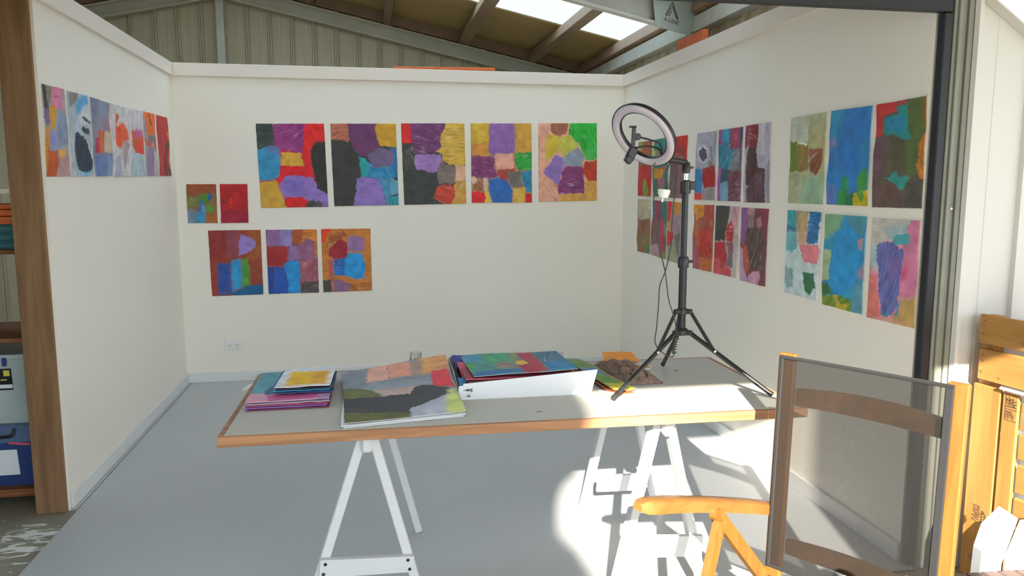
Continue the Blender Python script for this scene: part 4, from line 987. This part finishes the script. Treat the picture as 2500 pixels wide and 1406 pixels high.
lat([(0.013, 1.55), (0.015, 1.552), (0.015, 1.585), (0.011, 1.59)], name='swivel_head')
obj('head_screw', MB().beam((QX+0.012, QY, 1.570), (QX+0.028, QY-0.002, 1.570), 0.008, 0.008, c=0.002), M_BLACK, rl)
lat([(0.022, 0.953), (0.026, 0.955), (0.026, 0.972), (0.018, 0.980)], name='leg_hub')
lat([(0.016, 1.030), (0.020, 1.033), (0.020, 1.050), (0.016, 1.055)], name='brace_hub')
feet = [(2.240, -3.640), (2.610, -3.172), (2.816, -3.700)]
for fx, fy in feet:
    d = Vector((fx-QX, fy-QY, 0)).normalized(); top = Vector((QX, QY, 0.963))+d*0.032; ft = Vector((fx, fy, TZ+0.0125))
    obj('hub_lug', MB().beam((QX, QY, 0.963), top+d*0.008, 0.022, 0.018, c=0.003), M_BLACK, rl)
    lg_ = obj('leg', MB().tube([top, top.lerp(ft, 0.97)], 0.0085, 10), M_BLACKM, rl, True)
    obj('rubber_foot', MB().tube([top.lerp(ft, 0.965), ft], 0.0098, 10), M_BLACK, lg_, True)
    bt = Vector((QX, QY, 1.043))+d*0.032; mid = top.lerp(ft, 0.30)
    obj('hub_lug', MB().beam((QX, QY, 1.043), bt+d*0.006, 0.020, 0.017, c=0.003), M_BLACK, rl)
    obj('brace', MB().beam(bt, mid, 0.010, 0.012, c=0.002), M_BLACKM, rl)
    obj('rivet', MB().lathe([(0.005, 0), (0.005, 0.003)], mid+Vector((0, -0.008, 0)), Matrix.Rotation(math.pi/2, 3, 'X'), 8), M_CHROME, rl)
RN = Vector((-0.694, -0.393, -0.603)).normalized(); RC = Vector((2.3695, -3.53, 1.678))
ux = RN.cross(Vector((0, 0, 1))).normalized(); uy = ux.cross(RN); MR = Matrix((ux, uy, RN)).transposed()
def rpt(a, r, h=0.0): return RC+MR @ Vector((r*math.cos(a), r*math.sin(a), h))
OR, IR = 0.130, 0.094
hs = obj('ring_housing', MB().lathe([(OR, 0.0), (OR+0.001, -0.006), (OR-0.004, -0.018), (IR+0.004, -0.018), (IR-0.001, -0.006), (IR, 0.0), (IR+0.004, -0.002), (OR-0.004, -0.002)], RC, MR, 64, True), M_BLACK, rl, True)
prof = [(IR+0.003, -0.001)]+[(IR+0.003+(OR-IR-0.006)*t, 0.009*math.sin(math.pi*t)**0.7) for t in (0.08, 0.2, 0.35, 0.5, 0.65, 0.8, 0.92)]+[(OR-0.003, -0.001)]
obj('diffuser', MB().lathe(prof, RC, MR, 64, True), M_DIFF, rl, True)['label'] = 'lavender white diffuser ring'
headp = Vector((QX, QY, 1.588))
# point of the housing nearest the head
best = min((rpt(2*math.pi*k/90, OR-0.006, -0.012) for k in range(90)), key=lambda p: (p-headp).length)
obj('ring_bracket', MB().tube([best-(best-RC).normalized()*0.010, best.lerp(headp, 0.5)+Vector((0, 0, 0.004)), headp], [0.012, 0.011, 0.010], 10), M_BLACK, rl, True)
inn = RC+(best-RC).normalized()*(IR+0.006)-RN*0.008
obj('gooseneck_arm', MB().tube(smoothpath([inn, Vector((2.4318, -3.5400, 1.6503)), Vector((2.3791, -3.5700, 1.6636)), Vector((2.3314, -3.5900, 1.6716))]), 0.0035, 8), M_BLACK, rl, True)
obj('gooseneck_arm', MB().tube(smoothpath([inn+Vector((0, 0, -0.012)), Vector((2.4292, -3.5400, 1.6317)), Vector((2.3752, -3.5700, 1.6411)), Vector((2.3198, -3.6000, 1.6335))]), 0.0038, 8), M_BLACK, rl, True)
ph = obj('phone_clamp', MB().beam(Vector((2.2941, -3.6000, 1.5902)), Vector((2.3153, -3.6000, 1.6348)), 0.030, 0.020, (0, 1, 0), 0.004).beam(Vector((2.2834, -3.6050, 1.6011)), Vector((2.3029, -3.6050, 1.5845)), 0.024, 0.022, (0, 1, 0), 0.003), M_BLACK, rl)
obj('clamp_plate', MB().beam(Vector((2.3095, -3.6000, 1.6320)), Vector((2.3124, -3.6000, 1.7011)), 0.013, 0.008, (0, 1, 0), 0.001).beam(Vector((2.3048, -3.6050, 1.7020)), Vector((2.2954, -3.6400, 1.7034)), 0.024, 0.003, (0, 0, 1)), M_BLACK, ph)
obj('clamp_knob', MB().lathe([(0.010, -0.008), (0.012, -0.006), (0.012, 0.006), (0.010, 0.008)], Vector((2.3277, -3.5920, 1.6715)), Matrix.Rotation(math.pi/2, 3, 'X'), 14), M_BLACK, ph, True)
# cables of the light
P1 = [(2.4148, -3.5450, 1.5842), (2.4073, -3.5450, 1.5755), (2.4050, -3.5450, 1.5454), (2.4122, -3.5450, 1.4444), (2.4277, -3.5450, 1.3202), (2.4606, -3.5450, 1.1939), (2.4757, -3.5450, 1.0992), (2.4981, -3.5450, 1.0321), (2.5089, -3.5450, 0.9892), (2.5115, -3.5450, 0.9556)]
obj('power_cable', MB().tube(smoothpath(P1), 0.0021, 6), M_BLACK, rl, True)
P2 = [(2.4905, -3.5510, 1.5844), (2.4932, -3.5510, 1.5456), (2.4858, -3.5510, 1.4805), (2.4795, -3.5510, 1.3786), (2.4773, -3.5510, 1.2905), (2.4595, -3.5510, 1.2020), (2.4392, -3.5510, 1.1473), (2.4362, -3.5510, 1.0831), (2.4307, -3.5510, 0.9929), (2.4256, -3.5510, 0.9476), (2.4374, -3.5510, 0.9168), (2.4729, -3.5510, 0.8879), (2.4952, -3.5510, 0.8824), (2.5012, -3.5510, 0.8960)]
obj('power_cable', MB().tube(smoothpath(P2), 0.0021, 6), M_BLACK, rl, True)
P3 = [(2.4667, -3.5490, 1.5858), (2.4567, -3.5490, 1.5599), (2.4526, -3.5490, 1.5412), (2.4546, -3.5490, 1.5253)]
obj('power_cable', MB().tube(smoothpath(P3), 0.0023, 6), M_BLACK, rl, True)
rm = obj('inline_control', MB().beam(Vector((2.5114, -3.5490, 0.9563)), Vector((2.5005, -3.5490, 0.8925)), 0.015, 0.010, (0, 1, 0), 0.003), M_BLACK, rl)
bt_ = MB()
for k in range(5):
    p = Vector((2.5123, -3.5555, 0.9423)).lerp(Vector((2.5045, -3.5555, 0.9060)), k/4); bt_.obox(p, (0.003, 0.001, 0.004), Matrix.Identity(3))
obj('control_button', bt_, M_WPLAST, rm)
# white adaptor hanging from the head by its own lead
ad = thing('plug_adaptor', 'white plug adaptor hanging by its lead beside the stand pole', 'adaptor', Vector((2.4497, -3.5450, 1.4805)))
a0 = Vector((2.4478, -3.5450, 1.4921)); axd = Vector((-0.12, 0, -1)).normalized(); b1 = axd.orthogonal().normalized(); MA = Matrix((b1, axd.cross(b1), axd)).transposed()
obj('adaptor_body', MB().lathe([(0.0015, 0.0), (0.0215, 0.001), (0.0225, 0.004), (0.0215, 0.016), (0.017, 0.022), (0.016, 0.030), (0.0015, 0.031)], a0+Vector((0.001, 0, 0)), MA, 24), M_WPLAST, ad, True)
obj('pin', MB().beam(a0+axd*0.030, a0+axd*0.046, 0.005, 0.0025, (0, 1, 0)), M_WPLAST, ad)
obj('strain_relief', MB().tube([Vector((2.4562, -3.5490, 1.5210)), Vector((2.4583, -3.5490, 1.5022)), a0+Vector((0.008, 0, 0.001))], [0.0035, 0.006, 0.0075], 10), M_BLACK, ad, True)

# ================================================================== GARDEN CHAIR
ca = Vector((0.51, -0.86, 0)).normalized(); cf = Vector((ca.y, -ca.x, 0)); CL = Vector((2.649, -4.076, 0))
def cp(a, f, z):            # lateral, forward, up; the back leans a little
    return CL+ca*a+cf*f+Vector((0, 0, z))
def lean(z): return 0.045*(1.0-z)
ch = thing('garden_chair', 'folding hardwood garden chair with a charcoal mesh back', 'chair', (CL+ca*0.24+cf*0.25))
def stile(a0, name='back_stile'):
    mb = MB()
    mb.beam(cp(a0, lean(0.30), 0.30), cp(a0, lean(1.0), 1.003), 0.052, 0.022, cf, 0.004); return obj(name, mb, M_TEAK, ch)
stile(0.0); stile(0.474)
def curved_rail(z, hgt, bow, name):
    mb = MB(); n = 14; vs = []
    for k in range(n+1):
        t = k/n; a = 0.03+t*0.42; c_ = bow*math.sin(math.pi*t); f = lean(z)-0.004-c_
        zt = z+hgt/2+0.010*math.sin(math.pi*t)
        for ff in (0.0, -0.018):
            for zz in (z-hgt/2, zt): vs.append(cp(a, f+ff, zz))
    fs = []
    for k in range(n):
        b = 4*k; q = b+4; fs += [(b, q, q+1, b+1), (b+2, b+3, q+3, q+2), (b+1, q+1, q+3, b+3), (b, b+2, q+2, q)]
    fs += [(0, 1, 3, 2), (4*n, 4*n+2, 4*n+3, 4*n+1)]
    return obj(name, mb.add(vs, fs), M_TEAKX, ch)
curved_rail(0.872, 0.052, 0.022, 'back_rail'); curved_rail(0.405, 0.045, 0.010, 'back_rail')
# mesh back: one curved sheet with a uv in metres
mb = MB(); na, nz_ = 16, 24; vs = []; uv = []
for j in range(nz_+1):
    z = 0.335+0.662*j/nz_
    for i in range(na+1):
        t = i/na; a = -0.016+t*0.484; f = lean(z)+0.0140-0.012*math.sin(math.pi*t)**3*(0.4+0.6*math.sin(math.pi*min(1, j/nz_)))
        vs.append(cp(a, f, z)); uv.append((a, z))
mb.add(vs, [[j*(na+1)+i, j*(na+1)+i+1, (j+1)*(na+1)+i+1, (j+1)*(na+1)+i] for j in range(nz_) for i in range(na)]); mb.uv = uv
obj('mesh_back', mb, M_FABRIC, ch, True)['label'] = 'charcoal see-through mesh back'
for a0, hw in ((-0.0195, 0.011), (0.4485, 0.021)):
    obj('side_hem', MB().beam(cp(a0+0.008, lean(0.335)+0.015, 0.333), cp(a0+0.008, lean(0.998)+0.015, 0.998), hw, 0.006, cf, 0.002), M_HEM, ch)
obj('top_hem', MB().tube([cp(-0.014+0.48*t, lean(1)+0.0145-0.005*math.sin(math.pi*t), 0.992) for t in [k/10 for k in range(11)]], 0.006, 6), M_HEM, ch, True)
obj('bottom_hem', MB().tube([cp(-0.014+0.48*t, lean(.34)+0.0145-0.005*math.sin(math.pi*t), 0.338) for t in [k/10 for k in range(11)]], 0.005, 6), M_HEM, ch, True)
def arm(a0, drop):
    mb = MB(); pts = [(f, z-drop*(0.5+f)) for f, z in [(-0.02, 0.512), (0.10, 0.552), (0.22, 0.590), (0.34, 0.626), (0.46, 0.660), (0.54, 0.681), (0.595, 0.693), (0.622, 0.696), (0.640, 0.693)]]
    vs = []; wd = 0.026
    for k, (f, z) in enumerate(pts):
        w_ = wd*(1, 1, 1, 1, 1, 1, 1, 0.86, 0.55)[k]; h_ = (0.037, 0.037, 0.037, 0.037, 0.037, 0.037, 0.036, 0.032, 0.020)[k]
        for (ax, az) in ((-w_, -h_), (w_, -h_), (w_, -0.006), (w_*0.72, 0.0), (-w_*0.72, 0.0), (-w_, -0.006)): vs.append(cp(a0+ax, f, z+az))
    m_ = len(pts); fs = [[6*k+i, 6*k+(i+1) % 6, 6*k+6+(i+1) % 6, 6*k+6+i] for k in range(m_-1) for i in range(6)]+[[0, 1, 2, 3, 4, 5], [6*(m_-1)+i for i in range(6)][::-1]]
    return obj('armrest', mb.add(vs, fs), M_TEAKX, ch, True)
def rounded_bar(a0, p, q, w_, th, name):
    # flat bar in the chair's side plane with round ends
    p = Vector((p[0], p[1])); q = Vector((q[0], q[1])); d = (q-p).normalized(); n_ = Vector((-d.y, d.x)); pts = []
    for k in range(9):
        a = math.pi/2+math.pi*k/8; pts.append(p+(d*math.cos(a)+n_*math.sin(a))*w_/2)
    for k in range(9):
        a = -math.pi/2+math.pi*k/8; pts.append(q+(d*math.cos(a)+n_*math.sin(a))*w_/2)
    return obj(name, MB().prism([cp(a0-th/2, x, y) for x, y in pts], ca*th), M_TEAK, ch)
for a0, sg in ((-0.045, 1), (0.525, -1)):
    arm(a0, 0.0 if sg > 0 else 0.10)
    rounded_bar(a0+0.022*sg, (0.318, 0.578), (-0.20, 0.028), 0.040, 0.020, 'rear_leg')
    rounded_bar(a0+0.044*sg, (0.338, 0.555), (0.52, 0.017), 0.034, 0.022, 'front_leg')
    for (f, z) in ((0.300, 0.570), (0.283, 0.545)):
        obj('bolt', MB().lathe([(0.0055, -0.0008), (0.0055, 0.0014), (0.003, 0.002)], cp(a0+0.022*sg+0.0105, f, z), Matrix((Vector((0, 0, 1)).cross(ca), Vector((0, 0, 1)), ca)).transposed(), 10), M_TEAKX, ch)
    obj('bolt', MB().lathe([(0.0055, -0.0008), (0.0055, 0.0014), (0.003, 0.002)], cp(a0+0.044*sg+0.0115, 0.345, 0.535), Matrix((Vector((0, 0, 1)).cross(ca), Vector((0, 0, 1)), ca)).transposed(), 10), M_TEAKX, ch)
for a0 in (0.012, 0.468):
    obj('seat_rail', MB().beam(cp(a0, 0.03, 0.275), cp(a0, 0.50, 0.30), 0.022, 0.036, c=0.004), M_TEAK, ch)
mb = MB(); vs = []; uv = []
for j in range(9):
    for i in range(9):
        f = 0.07+0.42*j/8; a = 0.0+0.48*i/8; vs.append(cp(a, f, 0.305-0.012*math.sin(math.pi*i/8))); uv.append((a, f))
mb.add(vs, [[j*9+i, j*9+i+1, j*9+i+10, j*9+i+9] for j in range(8) for i in range(8)]); mb.uv = uv
obj('mesh_seat', mb, M_FABRIC, ch, True)
obj('seat_bar', MB().beam(cp(0.0, 0.495, 0.295), cp(0.48, 0.495, 0.295), 0.03, 0.03, c=0.004), M_TEAK, ch)
obj('stretcher', MB().beam(cp(-0.03, 0.40, 0.23), cp(0.51, 0.40, 0.23), 0.02, 0.03, c=0.003), M_TEAK, ch)

# ================================================================== PALLET CRATE, PAVERS, PAPER BAG
pd = Vector((0.10, -0.995, 0)).normalized(); pn = Vector((-0.995, -0.10, 0)).normalized(); P0 = Vector((3.672, -3.660, 0))
def pp(s, z, o=0.0): return P0+pd*s+pn*o+Vector((0, 0, z))
pc = thing('pallet_crate', 'orange pine crate knocked together from pallet boards, against the white steel wall', 'crate', (P0+pd*0.4-pn*0.2))
def plank(s0, s1, z0, z1, o, th=0.018, m=None, name='plank', skew=0.0):
    # face at offset o, thickness going behind it
    return obj(name, MB().obox(pp((s0+s1)/2, (z0+z1)/2, o-th/2), (s1-s0, th, z1-z0), Matrix((pd, pn, Vector((0, 0, 1)))).transposed() @ Matrix.Rotation(skew, 3, 'Y'), 0.0025), m or M_PALLET, pc)
pk1 = plank(0.006, 1.00, 0.918, 1.026, 0.0, m=M_PALLETH); plank(0.013, 1.00, 0.779, 0.897, 0.0, m=M_PALLETH)
v1 = plank(-0.002, 0.114, -0.008, 0.758, -0.004); v2 = plank(0.126, 0.188, -0.008, 0.752, -0.004)
for z0, z1 in ((0.63, 0.73), (0.52, 0.615), (0.395, 0.50), (0.27, 0.375), (0.14, 0.25)): plank(0.196, 1.00, z0, z1, -0.012, m=M_PALLETH)
M_SHADE = wood('grey-brown pine', hexc('a0705a', 1.1), hexc('7c5040', 1.1), 2, 0.6)  # pallet pine with shade mixed into its colour; the knot shares it
plank(-0.006, 0.05, -0.008, 1.02, -0.03, 0.05, M_PALLET, 'corner_post'); plank(0.02, 1.0, 0.60, 0.98, -0.30, 0.018, M_SHADE, 'rear_board'); plank(0.02, 1.0, 0.02, 0.5, -0.30, 0.018, M_SHADE, 'rear_board')
plank(0.95, 1.0, -0.008, 1.02, -0.03, 0.05, M_PALLET, 'corner_post')
obj('base_board', MB().obox(pp(0.5, 0.02, -0.16), (0.94, 0.25, 0.02), Matrix((pd, pn, Vector((0, 0, 1)))).transposed()), M_SHADE, pc)
obj('top_board', MB().obox(pp(0.50, 0.985, -0.165), (0.94, 0.25, 0.018), Matrix((pd, pn, Vector((0, 0, 1)))).transposed()), M_PALLETH, pc)
obj('white_batten', MB().beam(pp(0.118, 0.768, 0.003), pp(0.60, 0.768, 0.003), 0.012, 0.010, c=0.002), M_WPLAST, pc)
nl = MB()
for s, z in ((0.030, 1.003), (0.026, 0.985), (0.028, 0.955), (0.032, 0.875), (0.032, 0.852), (0.028, 0.81), (0.105, 0.80)):
    nl.beam(pp(s-0.004, z+0.002, 0.0005), pp(s+0.004, z-0.003, 0.0005), 0.0015, 0.0015)
obj('staple', nl, M_STAMP, pk1)['kind'] = 'stuff'
# stamps burnt into the boards, turned a quarter
zup = Vector((0, 0, 1))
def stamp(txt, size, s, z, par, o=-0.0032):
    obj('lettering', text_mesh(txt, size, frame(zup, -pd, pn, pp(s, z, o))), M_STAMP, par)
for txt, s, z, sz in (('NZ-', 0.152, 0.724, 0.024), ('055', 0.165, 0.722, 0.024), ('HT', 0.178, 0.720, 0.024)): stamp(txt, sz, s, z, v2)
fr = MB()
for (s0, z0, s1, z1) in ((0.140, 0.748, 0.188, 0.748), (0.140, 0.655, 0.188, 0.655), (0.140, 0.655, 0.140, 0.748), (0.140, 0.697, 0.188, 0.697), (0.146, 0.662, 0.146, 0.692), (0.153, 0.660, 0.153, 0.690), (0.160, 0.664, 0.160, 0.694), (0.167, 0.662, 0.167, 0.690), (0.174, 0.660, 0.174, 0.680), (0.143, 0.676, 0.170, 0.676), (0.143, 0.688, 0.165, 0.684)):
    fr.beam(pp(s0, z0, -0.0034), pp(s1, z1, -0.0034), 0.0018, 0.0008, pn)
obj('stamp_frame', fr, M_STAMP, v2)
stamp('Nutri', 0.030, 0.047, 0.258, v1); stamp('Nuwi', 0.026, 0.063, 0.262, v1)
bn = MB(); pts = []
for k in range(20):
    a = 2*math.pi*k/20; pts.append(pp(0.084+0.011*math.cos(a)+0.004*math.cos(2*a), 0.247+0.030*math.sin(a), -0.0036))
obj('bean_mark', bn.prism(pts, pn*0.0006), M_STAMP, v1)
bl = MB()
for z in (0.236, 0.246, 0.256): bl.beam(pp(0.078, z, -0.0026), pp(0.090, z+0.004, -0.0026), 0.0025, 0.0006, pn)
bl.beam(pp(0.084, 0.228, -0.0026), pp(0.084, 0.264, -0.0026), 0.0025, 0.0006, pn)
obj('bean_mark', bl, M_PALLET, v1)
obj('knot', MB().lathe([(0.001, 0.0), (0.012, 0.0), (0.012, 0.0006), (0.001, 0.0008)], pp(0.045, 0.075, -0.0036), Matrix((pd, zup, pn)).transposed(), 14), M_SHADE, v1)
# cardboard on top of the crate
tag(obj('cardboard_piece', MB().prism([pp(0.135, 1.000, -0.05), pp(0.42, 1.000, -0.05), pp(0.42, 1.16, -0.06), pp(0.20, 1.10, -0.055)], pn*-0.006), mat('tan cardboard', (0.62, 0.48, 0.32), 0.7)), 'tan cardboard offcut standing on the pallet crate', 'cardboard')
# pavers
pv = thing('paver_stack', 'low stack of dark brown pavers on the ground in front of the crate', 'pavers', (3.60, -4.10, 0))
M_PAVER = mat('dark brown paver', (0.12, 0.085, 0.075), 0.8, var=0.25, scale=20, bump=0.3, bscale=60)
be = Vector((0.985, -0.09, 0)).normalized(); bn_ = Vector((-be.y, be.x, 0))
for row in range(3):
    for k in range(6):
        for j in range(2):
            c = Vector((3.335, -3.992, 0))+be*(0.030+0.062*k+0.008*(row % 2))-bn_*(0.05+0.115*j)+Vector((0, 0, 0.021+0.067*row))
            obj('paver', MB().obox(c, (0.058, 0.108, 0.064), Matrix((be, bn_, zup)).transposed(), 0.004), M_PAVER, pv)
# paper bag / roll
bg_ = thing('paper_bag', 'folded white paper bag standing between the crate and the pavers', 'bag', (3.53, -3.955, 0))
def bgp(x, y, z): return Vector((x, y, z))
obj('bag_body', MB().prism([(3.455, -3.985, -0.010), (3.545, -3.985, -0.010), (3.548, -3.985, 0.20), (3.600, -3.985, 0.361), (3.557, -3.985, 0.388), (3.490, -3.985, 0.330), (3.466, -3.985, 0.25)], (0.01, 0.05, 0)), M_PAPER, bg_)
tag(obj('cream_board', MB().prism([(3.555, -3.99, -0.011), (3.70, -4.00, -0.011), (3.69, -4.00, 0.36), (3.612, -3.99, 0.352), (3.560, -3.99, 0.215)], (0.002, 0.012, 0)), mat('cream board', (0.80, 0.74, 0.58), 0.6)), 'cream board leaning beside the white paper bag', 'board')

# ================================================================== TIMBER ON THE WALL TOPS
ta = obj('timber_batten', MB().beam((1.62, 0.045, 2.414), (2.42, 0.045, 2.426), 0.05, 0.022, c=0.003), M_ORANGE)
tag(ta, 'orange timber batten lying on top of the back wall', 'timber')
tb_ = obj('timber_board', MB().box(WX+0.012, WX+0.05, -1.46, -1.05, 2.4045, 2.485, 0.003), M_ORANGE)
tag(tb_, 'orange timber board standing on edge on the partition top, under the steel bracket', 'timber')

# ================================================================== STORAGE RACK BEYOND THE PINE BOARD
sr = thing('storage_rack', 'timber storage rack behind the raw pine board', 'rack', (-0.70, -2.06, 0))
M_RACK = wood('rack timber', hexc('8a5a38', 1.1), hexc('6a4026', 1.1), 0, 0.6)
for z0, z1, m in ((0.040, 0.078, M_RACK), (0.785, 0.805, M_RACK), (1.195, 1.215, M_RACK), (1.470, 1.490, M_TRIM)):
    obj('shelf', MB().box(-1.30, -0.150, -2.30, -1.80, z0, z1, 0.002), m, sr)
for x in (-1.30, -0.1485+0.0):
    for y in (-2.28, -1.82):
        obj('upright', MB().box(x-0.02 if x < -1 else x+0.0005-0.0, x+0.02 if x < -1 else x+0.02, y-0.02, y+0.02, -0.012, 1.9), M_RACK, sr)
G5 = 'boards stored on the rack'
for i, (z0, z1) in enumerate(((1.332, 1.366), (1.369, 1.398), (1.401, 1.423))):
    tag(obj('timber_board', MB().box(-1.2, -0.160, -2.295+0.004*i, -2.10, z0, z1, 0.002), M_ORANGE), ('thick orange board, lowest on the rack above the teal cloth', 'orange board, middle one on the rack', 'thin orange board, topmost on the rack')[i], 'timber', G5)
tc_ = thing('folded_cloth', 'folded teal cloth on the rack shelf under the boards', 'cloth', (-0.6, -2.2, 1.216))
for i, (z0, z1) in enumerate(((1.216, 1.250), (1.251, 1.290), (1.291, 1.331))):
    obj('fold', MB().box(-1.1, -0.165+0.004*(i % 2), -2.285, -1.95, z0, z1, 0.012), mat('teal cloth %d' % i, (0.05, 0.16, 0.19), 0.9, var=0.3, scale=20), tc_)
def tub(label, z0, z1, m, lid, lm):
    t = thing('storage_tub', label, 'tub', (-0.6, -2.05, z0), 'storage tubs on the rack')
    mb = MB(); x0, x1, y0, y1 = -1.05, -0.172, -2.275, -1.85; t_ = 0.03
    mb.add([(x0+t_, y0+t_, z0), (x1-t_, y0+t_, z0), (x1-t_, y1-t_, z0), (x0+t_, y1-t_, z0), (x0, y0, z1), (x1, y0, z1), (x1, y1, z1), (x0, y1, z1)], [(0, 3, 2, 1), (0, 1, 5, 4), (1, 2, 6, 5), (2, 3, 7, 6), (3, 0, 4, 7), (4, 5, 6, 7)])
    obj('tub_body', mb, m, t)
    obj('lid', MB().box(x0-0.01, x1+0.008, y0-0.010, y1+0.01, z1+0.0005, z1+lid, 0.004), lm, t)
    return t
M_CLEAR = mat('cloudy clear plastic', (0.42, 0.50, 0.50), 0.25, var=0.25, scale=7); M_BLUE = mat('blue plastic', (0.03, 0.06, 0.20), 0.35, var=0.2); M_DBLUE = mat('dark blue plastic lid', (0.10, 0.15, 0.28), 0.3, var=0.2)
t1 = tub('dark blue plastic tub, lower of the two on the rack', 0.079, 0.300, M_BLUE, 0.085, M_DBLUE)
obj('paper_label', MB().obox((-0.315, -2.2635, 0.20), (0.11, 0.002, 0.13), Matrix.Rotation(0.13, 3, 'X')), M_PAPER, t1)
obj('handle', MB().tube(smoothpath([(-0.38, -2.286, 0.345), (-0.36, -2.30, 0.335), (-0.30, -2.30, 0.335), (-0.262, -2.30, 0.342), (-0.255, -2.288, 0.372)]), 0.007, 8), M_BLACK, t1, True)
obj('flyer', MB().obox((-0.24, -2.2885, 0.298), (0.09, 0.002, 0.012), Matrix.Rotation(0.12, 3, 'Y')), mat('red print', (0.6, 0.1, 0.14), 0.5), t1)
t2 = tub('cloudy clear plastic tub with a black and yellow label on the rack', 0.386, 0.700, M_CLEAR, 0.025, M_CLEAR)
lb = obj('label', MB().obox((-0.285, -2.2665, 0.605), (0.058, 0.002, 0.105), Matrix.Rotation(0.09, 3, 'X')), M_DARK, t2)
obj('label_print', MB().obox((-0.277, -2.2695, 0.635), (0.026, 0.002, 0.028), Matrix.Rotation(0.09, 3, 'X')).obox((-0.292, -2.2672, 0.603), (0.026, 0.002, 0.006), Matrix.Rotation(0.09, 3, 'X')), mat('yellow print', (0.7, 0.62, 0.08), 0.5), lb)
obj('label_print', MB().obox((-0.287, -2.2655, 0.571), (0.060, 0.002, 0.018), Matrix.Rotation(0.09, 3, 'X')), M_PAPER, lb)
obj('latch', MB().box(-0.285, -0.265, -2.292, -2.284, 0.672, 0.712, 0.003), M_BLUE, t2)

# ================================================================== SMALL THINGS ON THE FLOOR
tag(obj('scraper_blade', MB().prism([(0.452, -0.330, 0.0005), (0.475, -0.315, 0.0005), (0.540, -0.090, 0.0005), (0.515, -0.085, 0.0005), (0.470, -0.20, 0.0005)], (0, 0, 0.006)), M_WPLAST), 'white plastic blade lying on the floor near the back skirting', 'scraper')
tag(obj('wire_ring', MB().tube([(0.530+0.020*math.cos(2*math.pi*k/20), -0.024-0.004*math.sin(2*math.pi*k/20), 0.0235+0.020*math.sin(2*math.pi*k/20)) for k in range(21)], 0.0022, 6), M_GALV), 'small wire ring leaning on the back skirting', 'ring')
